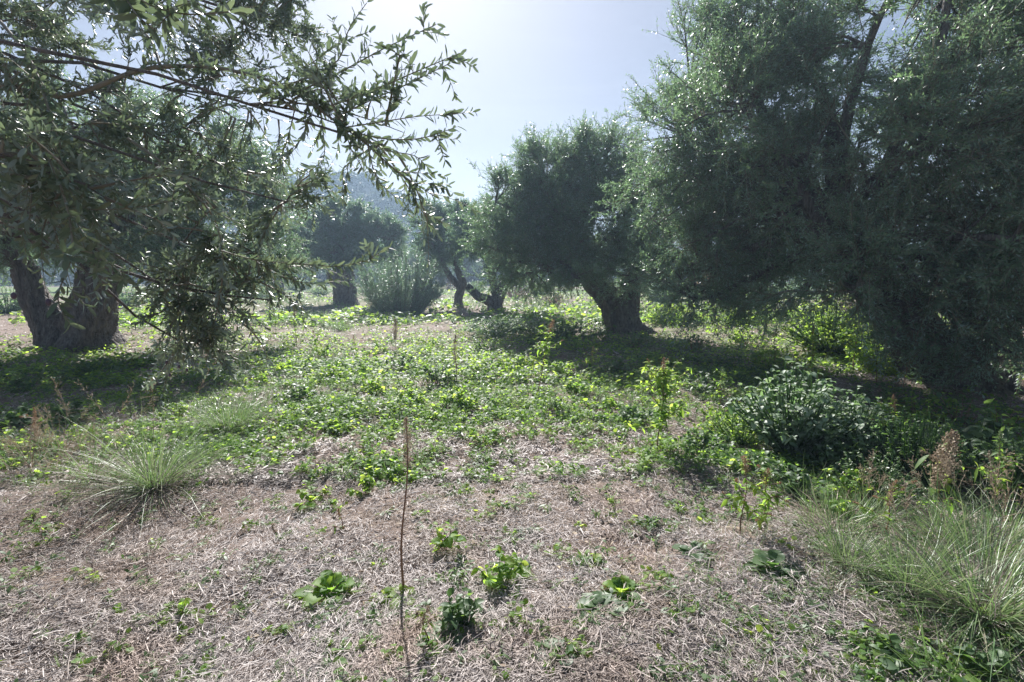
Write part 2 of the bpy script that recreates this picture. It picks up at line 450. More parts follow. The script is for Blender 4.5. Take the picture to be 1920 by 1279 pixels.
def olive(name, label, loc, trunks, lobes, n2=14, n3=11, n4=8, pairs=9, leaf=.06, L3=.6, L4=.28, seed=1, detail=False, droop=.05,
          up=.5, group=None, mats=None, limb_r=.11, hang=.0, width=.1, extra=None):
    rng = np.random.default_rng(seed)
    root = empty(name, loc, label, "olive tree", group)
    tb = MB(); fb = MB()
    for i, ch in enumerate(trunks): gnarled_trunk(tb, ch, seed + i * 2.3, amp=.2)
    tops = [np.array(ch[-1][:3]) for ch in trunks]
    lobes = np.array(lobes, float)
    vol = (lobes[:, 3] * lobes[:, 4] * lobes[:, 5]) ** (2 / 3.); vol = vol / vol.mean()
    B3, D3, LL3 = [], [], []
    for li, lb in enumerate(lobes):
        c = lb[:3]; r = lb[3:6]
        top = min(tops, key=lambda t: np.linalg.norm(t - c))
        nl = 2 if vol[li] > .8 else 1
        limb_nodes = []
        for q in range(nl):
            tgt = c + rng.normal(0, .25, 3) * r
            lp = curve(top[None] + rng.normal(0, .06, (1, 3)), tgt[None], 9, rng, sag=.06, wig=.12)
            lp[0, 1:-1] += rng.normal(0, .035, (7, 3))
            tb.tubes(lp, np.linspace(limb_r, limb_r * .3, 9)[None] * (.7 + .3 * min(vol[li], 1.6)), 10, 0, np.array([.5]))
            limb_nodes.append(lp[0, 2:])
        nodes = np.concatenate(limb_nodes)
        m2 = max(2 if detail else 3, int(n2 * min(vol[li], 3) * rng.uniform(.6, 1.2)))
        dirs = nrm(rng.normal(size=(m2, 3)) + np.array([0, 0, .15]))
        tg = c + dirs * r * (rng.uniform(.35, 1.0, (m2, 1)) ** .5) * .8
        d2 = np.linalg.norm(tg[:, None] - nodes[None], axis=2)
        p0 = nodes[np.argsort(d2, axis=1)[:, rng.integers(0, 2)]]
        P2 = curve(p0, tg, 7, rng, sag=.08, wig=.1)
        tb.tubes(P2, np.linspace(limb_r * .28, limb_r * .07, 7), 5, 0, rng.random(m2))
        # third order
        m3 = n3
        t = rng.uniform(.25, 1.0, (m2, m3)); seg = np.clip(t * 6, 0, 5.999); i0 = seg.astype(int); f = (seg - i0)[..., None]
        ii = np.arange(m2)[:, None]
        b3 = P2[ii, i0] * (1 - f) + P2[ii, i0 + 1] * f
        out = nrm((b3 - c) / r)
        ax = nrm(P2[:, -1] - P2[:, 0])[:, None]
        d3 = nrm(out * .7 + ax * .3 + rng.normal(0, .5, b3.shape) + np.array([0, 0, 1.]) * (up * (.6 + .6 * out[..., 2:3])) - np.array([0, 0, 1.]) * hang * np.clip(.6 - out[..., 2:3], 0, 1))
        B3.append(b3.reshape(-1, 3)); D3.append(d3.reshape(-1, 3)); LL3.append(L3 * rng.uniform(.45, 1.25, m2 * m3))
    b3 = np.concatenate(B3); d3 = np.concatenate(D3); l3 = np.concatenate(LL3); n = len(b3)
    bd = rng.normal(0, .16, (n, 3)) + np.array([0, 0, -1.]) * (droop + hang * .35)
    ts = np.array([0, .3, .65, 1.])
    P3 = b3[:, None] + (d3[:, None] * ts[None, :, None] + bd[:, None] * (ts ** 2)[None, :, None]) * l3[:, None, None]
    fb.tubes(P3, np.array([.0085, .006, .004, .0022]) * (1 if leaf < .08 else 1.6), 3, 1, rng.random(n))
    t = rng.uniform(.15, 1., (n, n4)); t[:, 0] = 1.0
    b4 = b3[:, None] + (d3[:, None] * t[..., None] + bd[:, None] * (t ** 2)[..., None]) * l3[:, None, None]
    d4 = nrm(d3[:, None] * .9 + 2 * bd[:, None] * t[..., None] + rng.normal(0, .48, b4.shape) + np.array([0, 0, up * .45 - hang * .5]))
    N4 = n * n4
    olive_shoots(fb, b4.reshape(-1, 3), d4.reshape(-1, 3), L4 * rng.uniform(.5, 1.3, N4), pairs, leaf,
                 np.full(N4, droop) + rng.normal(0, .07, N4) + hang * .15, rng, detail, width=width, stem=True)
    if extra: extra(tb, fb, rng)
    tr = tb.build("trunk", [M_BARK], root, smooth=True)
    cr = fb.build("crown", mats or [M_OLIVE, M_TWIG], root)
    return root


def rel(loc, *pts):
    return [tuple(np.array(p[:3], float) - np.array(loc)) + tuple(p[3:]) for p in pts]


# --- big right-hand olive (bole leaning left)
gG = np.array([6.3, 7.6, 0.0]); gG[2] = float(GZ(6.3, 7.6)) - .05


def set_back(L, f=1.2):
    """the left wing of the crown stands farther from the path than the bole"""
    eye = np.array([0, 0, CAMH]) - gG; out = []
    for l in L:
        l = np.array(l, float)
        if l[0] <= -2.3: l[:3] = eye + (l[:3] - eye) * f; l[3:] *= f
        out.append(tuple(l))
    return out


olive("olive_tree", "huge dark olive on the right with a gnarled bole leaning left", gG,
      [[(0.5, 0, -.1, .68), (.2, 0, .35, .43), (-.4, .05, 1.0, .33), (-1.0, .1, 1.6, .3), (-1.6, .1, 2.2, .2)],
       [(.8, .1, -.1, .5), (.8, .1, .8, .38), (1.0, .1, 1.7, .3), (1.1, .1, 2.3, .2)]],
      set_back([(-1.9, 0, 3.0, 1.5, 1.5, 1.5), (-2.7, .5, 2.6, 1.2, 1.2, 1.4), (-2.4, .3, 4.4, 1.5, 1.4, 1.5), (-1.0, .2, 5.2, 1.6, 1.6, 1.5), (-.9, -.9, 3.4, 1.5, 1.2, 1.5),
       (.8, -.3, 4.6, 1.8, 1.6, 1.7), (1.0, -1.0, 2.6, 1.6, 1.3, 1.5), (2.6, 0, 3.6, 1.7, 1.6, 1.9), (1.2, -.6, 1.6, 1.2, .9, .9), (2.6, -.6, 1.9, 1.5, 1.2, 1.3), (-.6, -.6, 1.9, 1.0, .8, .9),
       (.3, .9, 3.6, 1.6, 1.3, 1.6), (-3.5, .2, 1.75, .9, .9, .75), (-2.5, -.2, 1.55, .9, .8, .6), (-3.4, -.4, 3.6, 1.0, 1.1, 1.2), (2.3, .6, 5.4, 1.6, 1.4, 1.4), (1.9, -1.4, 1.0, 1.0, .8, .8), (.6, -1.3, 2.2, 1.2, .8, .9), (.1, -1.3, 1.45, .9, .6, .6), (-1.5, -.9, 1.9, 1.0, .6, .7), (-.7, -1.2, 2.4, 1.0, .7, .8), (-2.6, -.7, 2.3, 1.0, .8, .8), (-3.3, -.4, 2.4, .9, .8, .9), (1.0, -1.6, 1.9, 1.0, .7, .8), (.8, -1.2, 1.25, .8, .6, .5), (-3.9, .3, 3.0, .9, .9, 1.1), (-3.6, .2, 1.5, .8, .8, .6)] + [tuple(at(*q[:3]) - gG) + q[3:] for q in ((1330, 130, 8.6, 1.15, 1.0, 1.15), (1250, 250, 8.6, .7, .8, .9), (1260, 410, 8.6, .55, .8, 1.0), (1420, 60, 8.4, 1.1, 1.0, .9), (1740, 520, 6.5, .6, .4, .45), (1850, 590, 6.3, .55, .4, .45), (1640, 470, 6.7, .6, .4, .5), (1900, 450, 6.0, .8, .5, .9), (1300, 500, 8.2, .7, .6, .5), (1400, 530, 7.8, .6, .6, .45), (1510, 520, 7.4, .55, .5, .5), (1720, 590, 6.4, .45, .35, .4), (1790, 640, 6.4, .4, .3, .3), (1600, 540, 6.7, .4, .35, .35), (1880, 660, 6.2, .45, .35, .35))]),
      n2=16, n3=11, n4=7, pairs=7, leaf=.068, L3=.6, L4=.30, seed=11, up=.35, limb_r=.10, width=.135)

# --- leaning centre olive
gF = np.array([2.9, 14.4, 0]); gF[2] = float(GZ(2.9, 14.4)) - .05
olive("olive_tree", "round olive right of centre with stout bole bent to the left", gF,
      [[(.3, 0, -.1, .68), (.2, 0, .35, .46), (-.1, 0, .9, .37), (-.6, 0, 1.4, .32), (-1.1, 0, 2.0, .2)],
       [(.35, .1, .3, .4), (.4, .1, 1.1, .32), (.5, .1, 1.9, .2)]],
      [(-1.3, 0, 3.2, 1.5, 1.4, 1.4), (-2.5, 0, 2.7, 1.2, 1.2, 1.2), (-1.7, 0, 4.3, 1.3, 1.3, 1.1), (-.3, .1, 4.6, 1.4, 1.3, 1.1), (-.2, -.5, 3.0, 1.5, 1.2, 1.4),
       (.7, 0, 3.6, 1.1, 1.2, 1.3), (.6, -.2, 2.3, .9, 1.0, .9), (-2.3, -.2, 1.8, 1.0, .9, .8), (-1.0, -.5, 2.2, 1.1, .9, .8), (-3.0, 0, 1.9, .8, .8, .8), (.3, -.9, 1.7, .9, .7, .6), (-2.0, .2, 3.5, 1.3, 1.2, 1.2), (-.6, -.9, 2.0, .9, .6, .6), (.8, -.8, 2.4, .8, .7, .8), (1.1, 0, 3.2, 1.0, 1.0, 1.2), (-3.1, 0, 2.9, .9, .9, .9), (-1.6, -.8, 1.8, .9, .6, .6)] + [tuple(at(*q[:3]) - gF) + q[3:] for q in ((960, 380, 14.2, .9, .9, .9), (945, 460, 14.2, .8, .8, .7), (1010, 310, 14.4, .9, .9, .7), (1060, 500, 13.6, .8, .6, .5), (1110, 515, 13.2, .7, .5, .45), (1020, 520, 13.6, .7, .5, .4), (1190, 500, 13.8, .6, .5, .6), (1170, 350, 14.4, .8, .9, 1.1), (1120, 290, 14.2, .9, .9, .7))],
      n2=16, n3=10, n4=7, pairs=6, leaf=.076, L3=.55, L4=.3, seed=23, up=.45, limb_r=.09, width=.15)

# --- left olive with forked bole behind the near branches
gA = np.array([-10.0, 11.6, 0]); gA[2] = float(GZ(-10, 11.6)) - .05
olive("olive_tree", "old olive at left with wide forked bole standing in shade", gA,
      [[(.3, 0, -.1, .72), (.35, 0, .35, .55), (.5, 0, .9, .45), (.7, 0, 1.5, .4), (.95, 0, 2.1, .3)],
       [(-.3, 0, -.1, .55), (-.5, 0, .5, .36), (-.8, 0, 1.1, .28), (-.95, 0, 1.8, .22)]],
      [(0, 0, 3.6, 1.9, 1.8, 1.7), (1.9, 0, 3.1, 1.6, 1.5, 1.4), (-1.9, 0, 3.2, 1.7, 1.5, 1.5), (3.6, .2, 3.1, 1.3, 1.3, 1.4), (.9, 0, 4.9, 1.7, 1.6, 1.3), (2.6, 0, 2.2, 1.1, 1.0, .8),
       (-1.0, 0, 5.0, 1.6, 1.5, 1.3), (4.2, 0, 2.0, .9, .9, .9), (-.2, -.9, 2.6, 1.2, .9, .9), (3.4, -.4, 4.2, 1.4, 1.3, 1.1), (4.5, 0, 3.2, 1.0, 1.1, 1.1), (3.2, -.6, 2.4, 1.1, .9, .9)],
      n2=20, n3=12, n4=9, pairs=8, leaf=.072, L3=.6, L4=.3, seed=37, up=.4, limb_r=.11, width=.14)

# --- near olive whose branches come in from the left
gB = np.array([-4.3, 1.9, 0.]); gB[2] = float(GZ(-4.3, 1.9)) - .05


def lobe(px, py, D, rx, ry, rz):
    return tuple(at(px, py, D) - gB) + (rx, ry, rz)


HAND = [  # branches traced in space: (px,py,depth) stations and start radius
    ([(-150, 130, 3.0), (40, 168, 2.9), (130, 188, 2.8), (230, 140, 2.75), (300, 122, 2.7), (420, 126, 2.6), (540, 160, 2.45), (610, 215, 2.35), (680, 262, 2.3), (740, 320, 2.25), (820, 372, 2.2)], .016, 0),
    ([(540, 160, 2.45), (640, 120, 2.4), (648, 60, 2.4), (688, 5, 2.38)], .004, 1),
    ([(560, 172, 2.45), (640, 135, 2.4), (720, 90, 2.35), (818, 46, 2.3)], .004, 1),
    ([(600, 205, 2.38), (700, 170, 2.3), (790, 130, 2.25), (862, 100, 2.2)], .004, 1),
    ([(620, 225, 2.35), (690, 190, 2.3), (760, 160, 2.25), (845, 118, 2.22)], .003, 1),
    ([(650, 245, 2.33), (720, 262, 2.3), (790, 262, 2.28), (856, 238, 2.25)], .004, 1),
    ([(640, 240, 2.33), (720, 228, 2.3), (780, 218, 2.28), (830, 215, 2.25)], .003, 1),
    ([(600, 205, 2.38), (606, 250, 2.4), (612, 300, 2.4), (560, 335, 2.42)], .003, 1),
    ([(680, 262, 2.3), (730, 285, 2.28), (780, 290, 2.25), (800, 312, 2.22)], .003, 1),
    ([(690, 275, 2.3), (700, 320, 2.3), (710, 345, 2.28), (745, 372, 2.25)], .003, 1),
    ([(520, 155, 2.5), (585, 120, 2.5), (625, 85, 2.5), (690, 60, 2.5)], .003, 1),
    ([(560, 172, 2.45), (545, 240, 2.45), (530, 290, 2.45), (500, 330, 2.45)], .003, 1),
    ([(590, 195, 2.4), (575, 240, 2.4), (560, 270, 2.4), (520, 320, 2.4)], .002, 1),
    ([(240, 260, 2.7), (300, 300, 2.6), (350, 345, 2.6), (395, 395, 2.6), (415, 440, 2.7), (420, 520, 2.8), (400, 610, 2.9), (385, 690, 2.9)], .007, 0),
    ([(415, 470, 2.6), (480, 490, 2.5), (580, 496, 2.4), (640, 502, 2.35), (700, 484, 2.3)], .0035, 1),
    ([(480, 490, 2.5), (520, 515, 2.45), (560, 530, 2.4), (605, 532, 2.4)], .003, 1),
    ([(60, 250, 2.0), (105, 320, 1.9), (130, 400, 1.8), (140, 480, 1.7), (100, 560, 1.6), (130, 605, 1.55)], .005, 1),
    ([(100, 380, 2.1), (170, 395, 2.0), (260, 390, 1.95), (338, 372, 1.9)], .003, 1),
    ([(120, 470, 2.0), (170, 470, 1.9), (215, 500, 1.8), (258, 540, 1.8)], .003, 1),
    ([(200, -60, 1.5), (270, 10, 1.4), (350, 30, 1.35), (430, 22, 1.3)], .003, 1),
    ([(180, -60, 1.5), (240, 0, 1.3), (255, 30, 1.2), (290, 55, 1.2)], .003, 1),
    ([(0, 40, 2.6), (60, 110, 2.4), (90, 200, 2.2), (130, 330, 2.1), (190, 430, 2.0)], .008, 0),
    ([(300, 122, 2.7), (280, 60, 2.9), (200, 20, 3.2), (100, -10, 3.4)], .008, 0),
]


def hand(tb, fb, rng):
    for pts, r, leafy in HAND:
        P = np.array([at(*p) for p in pts]) - gB
        k = len(P) * 3; s = np.linspace(0, len(P) - 1, k)
        Q = np.stack([np.interp(s, np.arange(len(P)), P[:, j]) for j in range(3)], -1)
        for _ in range(2): Q[1:-1] = (Q[:-2] + 2 * Q[1:-1] + Q[2:]) / 4
        fb.tubes(Q[None], np.linspace(r, .0014, k)[None], 6, 1, np.array([.5]))
        seg = np.linalg.norm(np.diff(Q, axis=0), axis=1); cum = np.concatenate([[0], np.cumsum(seg)]); tot = cum[-1]
        # leaves straight on the branch
        nn = int(tot / .022) if leafy else int(tot / .05)
        s_ = np.linspace(.1 * tot if leafy else .3 * tot, tot, nn)
        pos = np.stack([np.interp(s_, cum, Q[:, j]) for j in range(3)], -1)
        tan = nrm(np.stack([np.interp(np.minimum(s_ + .02, tot + .02), cum, Q[:, j]) for j in range(3)], -1) - np.stack([np.interp(s_ - .02, cum, Q[:, j]) for j in range(3)], -1))
        olive_shoots(fb, pos - tan * .004, tan, np.full(nn, .012), 1, .055, np.zeros(nn), rng, True, stem=False, width=.15)
        # side shoots
        ns = int(tot / (.16 if leafy else .055))
        s_ = rng.uniform(.15 * tot, tot, ns)
        pos = np.stack([np.interp(s_, cum, Q[:, j]) for j in range(3)], -1)
        tan = nrm(np.stack([np.interp(np.minimum(s_ + .02, tot), cum, Q[:, j]) for j in range(3)], -1) - np.stack([np.interp(s_ - .02, cum, Q[:, j]) for j in range(3)], -1))
        dd = nrm(tan + rng.normal(0, .6, (ns, 3)) * np.array([1, .8, 1]))
        Ls = rng.uniform(.10, .30 if not leafy else .18, ns)
        m = 7
        olive_shoots(fb, pos, dd, Ls, m, .050, rng.normal(.08, .1, ns), rng, True, width=.15)


near_olive = olive("olive_tree", "nearest olive reaching in from the left with long leafy drooping branches", gB,
      [[(0, 0, -.1, .55), (.05, 0, .5, .42), (.1, .05, 1.3, .34), (.2, .1, 2.1, .26), (.2, .1, 2.75, .16)]],
      [lobe(290, 15, 4.4, 1.2, .6, .45), lobe(20, 70, 4.0, 1.0, .6, .55), lobe(490, 50, 4.6, .5, .5, .4), lobe(60, 215, 2.9, .6, .5, .35), lobe(40, 350, 2.2, .3, .3, .2),
       lobe(290, 190, 3.3, .5, .4, .3), lobe(430, 290, 3.4, .3, .3, .28), lobe(450, 430, 3.1, .36, .3, .35), lobe(430, 590, 3.0, .22, .22, .3), lobe(150, 370, 2.0, .2, .2, .13), lobe(330, 640, 2.9, .14, .14, .18),
       lobe(730, 270, 2.3, .13, .1, .09), lobe(520, 380, 3.1, .22, .2, .3), lobe(500, 560, 3.1, .22, .2, .3), lobe(350, 560, 3.0, .15, .15, .22), lobe(500, 190, 3.6, .4, .3, .3), (-.6, -1.2, 3.2, 1.6, 1.2, .9)],
      n2=9, n3=7, n4=5, pairs=7, leaf=.048, L3=.25, L4=.17, seed=53, detail=True, up=.15, hang=.22, droop=.1, limb_r=.022, width=.155, extra=hand, mats=[M_OLIVE_NEAR, M_TWIG])


# dark ripe olives on the drooping twigs
rf = np.random.default_rng(88)
M_FRUIT = flat_mat("ripe_olive_skin", (.10, .07, .10), .3)
M_FRUIT_G = flat_mat("green_olive_skin", (.22, .27, .12), .35)
for i, (px, py, D) in enumerate([(328, 668, 2.95), (336, 684, 2.95), (318, 700, 2.95), (342, 712, 2.92), (312, 676, 2.95), (350, 690, 2.93), (300, 650, 2.95), (360, 668, 2.95), (330, 640, 2.95), (694, 315, 2.28), (25, 548, 1.6), (90, 560, 1.6), (230, 520, 1.8)]):
    fb_ = MB(); tt = np.linspace(0, math.pi, 9)
    fb_.tubes(np.stack([0 * tt, 0 * tt, -.011 * (1 - np.cos(tt))], -1)[None], np.maximum(.0078 * np.sin(tt), .0004)[None], 10, 0)
    fb_.tubes(np.array([[(0, 0, 0), (.002, 0, .01), (.004, .002, .022)]], float), np.array([[.0008, .0008, .0008]]), 4, 1)
    fo = fb_.build("olive_fruit", [M_FRUIT if i % 3 else M_FRUIT_G, M_TWIG], near_olive, smooth=True)
    fo.location = [float(v) for v in (at(px, py, D) - gB)]

# --- distant olives
def far_olive(name, label, px, py, trunks, lobes, seed, n2=9, leaf=.11, group=None, **kw):
    g = gnd(px, py); g[2] -= .05
    n2 = int(n2 * 1.7)
    d = dict(n3=12, n4=8, pairs=6, L3=.5, L4=.32, seed=seed, up=.55, mats=[M_OLIVE_FAR, M_TWIG], limb_r=.09, width=.17)
    d.update(kw)
    return olive(name, label, g, trunks, lobes, n2=n2, leaf=leaf, group=group, **d)


tC = far_olive("olive_tree", "flat-topped olive with thick straight bole left of centre", 648, 570,
               [[(0, 0, -.1, .75), (0, 0, .5, .6), (-.1, 0, 1.2, .6), (-.3, 0, 2.0, .7)]],
               [(-1.0, 0, 3.9, 1.6, 1.5, 1.4), (1.1, 0, 4.1, 1.7, 1.5, 1.5), (-1.8, 0, 2.9, 1.1, 1.2, 1.0), (0, -.5, 3.0, 1.8, 1.3, 1.3), (2.2, 0, 3.2, 1.4, 1.3, 1.3), (.2, 0, 4.9, 1.5, 1.2, .9), (-.4, -.3, 2.2, 1.1, .9, .7), (1.2, -.3, 2.4, 1.0, .9, .7), (-2.2, 0, 3.8, 1.1, 1.0, 1.0), (2.4, 0, 4.1, 1.1, 1.0, 1.0), (-.6, 0, 4.7, 1.2, 1.0, .8)], 61, n2=10)
tE = far_olive("olive_tree", "small olive with a slender forked trunk left of the twin", 860, 578,
               [[(0, 0, -.1, .26), (0, 0, .6, .2), (.25, 0, 1.2, .17)], [(0, 0, .5, .18), (.25, 0, 1.2, .15), (-.1, 0, 1.9, .13)], [(.15, 0, .9, .15), (-.4, 0, 1.5, .13), (-.7, 0, 2.1, .1)]],
               [(-.6, 0, 3.4, 1.1, 1.1, 1.2), (.4, 0, 4.0, 1.2, 1.1, 1.3), (-1.4, 0, 3.9, .9, .9, 1.1), (.2, 0, 2.8, .9, .9, .8), (-1.3, 0, 2.6, .8, .8, .7)], 67, n2=9, limb_r=.08)
tE2 = far_olive("olive_tree", "low olive with two limbs spreading from a short trunk", 928, 585,
                [[(0, 0, -.1, .42), (0, 0, .45, .3), (.25, 0, 1.0, .22), (.7, 0, 1.8, .15)], [(0, 0, .5, .22), (-.7, 0, .75, .17), (-1.2, 0, 1.2, .14)], [(.1, 0, .7, .2), (-.1, 0, 1.4, .15), (-.2, 0, 2.0, .12)]],
                [(.0, 0, 3.0, 1.1, 1.0, 1.0), (1.1, 0, 2.9, 1.1, 1.0, 1.0), (-.9, 0, 3.3, 1.0, 1.0, 1.2), (.3, 0, 3.9, 1.2, 1.0, 1.0), (1.2, 0, 3.9, .9, .9, .9)], 71, n2=9, limb_r=.08)
tS = far_olive("olive_tree", "young olive with slim trunk under a round crown", 525, 552,
               [[(0, 0, -.1, .42), (0, 0, .8, .36), (.1, 0, 1.6, .3)]],
               [(0, 0, 3.2, 1.8, 1.6, 1.3), (-1.4, 0, 2.7, 1.2, 1.2, 1.0), (1.4, 0, 2.9, 1.3, 1.2, 1.1), (0, 0, 4.2, 1.4, 1.2, 1.0)], 73, n2=8)
tS["label"] = "small distant olive with pale reddish bole beside the dirt track"

BG = [(470, 545, 1.1, "back-row olive left of the pale-boled one by the track"), (575, 541, 1.15, "back-row olive between the pale bole and the straight bole"), (735, 548, 1.0, "olive standing right behind the grey-green sucker shrub"),
      (800, 543, 1.05, "back-row olive just right of the sucker shrub"), (870, 540, 1.2, "back-row olive seen behind the slender forked trunk"), (975, 545, 1.0, "back-row olive just right of the two spreading limbs"),
      (1030, 542, 1.15, "back-row olive in the gap left of the leaning bole"), (1228, 560, .95, "small dark olive right behind the leaning centre bole"), (1120, 545, 1.0, "olive hidden behind the leaning centre bole"),
      (1300, 543, 1.1, "back-row olive beside the orange-leaved bush"), (1370, 538, 1.3, "back-row olive left of the slim grey post"), (1450, 543, 1.1, "back-row olive right of the slim grey post"),
      (1530, 540, 1.25, "distant olive above the sunlit shrubs at right"), (1620, 545, 1.2, "distant olive just left of the big right bole"), (1720, 548, 1.1, "distant olive behind the big right bole"),
      (1840, 546, 1.2, "distant olive at far right beyond the big bole"), (380, 543, 1.2, "distant olive seen through the near drooping twigs"), (290, 547, 1.1, "distant olive right of the left forked bole"),
      (180, 545, 1.2, "distant olive close behind the left forked bole"), (60, 548, 1.1, "distant olive left of the left forked bole"), (660, 537, 1.3, "farther olive behind the straight-boled one"),
      (700, 535, 1.4, "farthest olive between straight bole and sucker shrub"), (920, 535, 1.4, "farthest olive behind the low twin-limbed tree"), (1180, 536, 1.3, "farthest olive right of the leaning bole"),
      (500, 534, 1.5, "farthest olive under the left end of the hill"), (1080, 534, 1.4, "farthest olive left of the leaning bole")]
rb = np.random.default_rng(5)
for i, (px, py, s, lab) in enumerate(BG):
    src = [tS, tC][i % 2] if i != 7 else tS
    g = gnd(px, py); g[2] -= .05
    copy_tree(src, lab, g, rb.uniform(0, 6.28), s * rb.uniform(.85, 1.0) * (.8 if i == 7 else 1), "olives in the back rows of the grove")

# sucker shrub between the trunks
gD = gnd(752, 590)


def olive_bush(loc, label, h, w, n, seed, name="olive_shrub", leaf=.08, mats=None):
    rng = np.random.default_rng(seed)
    root = empty(name, loc, label, "shrub")
    fb = MB(); sb = MB()
    a = rng.uniform(0, 6.28, n); rr = np.sqrt(rng.random(n))
    base = np.stack([np.cos(a) * rr * w * .25, np.sin(a) * rr * w * .25, np.full(n, -.03)], -1)
    hh = h * rng.uniform(.45, 1.0, n) * (1 - .35 * rr ** 2)
    tip = np.stack([np.cos(a) * rr * w * .55, np.sin(a) * rr * w * .5, hh], -1)
    P = curve(base, tip, 8, rng, sag=.0, wig=.06)
    P[..., :2] += (P[..., 2:3] / h * (1 - P[..., 2:3] / h)) * .25 * np.stack([np.cos(a), np.sin(a)], -1)[:, None] * w
    sb.tubes(P, np.linspace(.010, .003, 8), 4, 0, rng.random(n))
    m = 24
    t = rng.uniform(.06, 1, (n, m)) * 6.999; i0 = t.astype(int); f = (t - i0)[..., None]; ii = np.arange(n)[:, None]
    b = P[ii, i0] * (1 - f) + P[ii, i0 + 1] * f
    d = nrm(P[ii, i0 + 1] - P[ii, i0] + rng.normal(0, .12, b.shape)) + nrm(rng.normal(0, 1, b.shape)) * .7 + np.array([0, 0, .3])
    olive_shoots(fb, b.reshape(-1, 3), d.reshape(-1, 3), rng.uniform(.15, .4, n * m), 6, leaf, rng.normal(0, .08, n * m), rng, False, width=.12)
    sb.build("stems", [M_BARK], root); fb.build("foliage", mats or [M_OLIVE_FAR, M_TWIG], root)
    return root


olive_bush(gD, "rounded grey-green olive sucker shrub beside the straight-boled olive", 2.8, 3.1, 190, 81, leaf=.085)
olive_bush(gnd(1325, 556), "orange-leaved bush beyond the grove on the right", 1.9, 2.4, 50, 82, leaf=.14, name="autumn_bush", mats=[M_ORANGE, M_TWIG])
olive_bush(gnd(1245, 570), "low dark sucker bush behind the leaning olive", 1.6, 2.2, 60, 83)


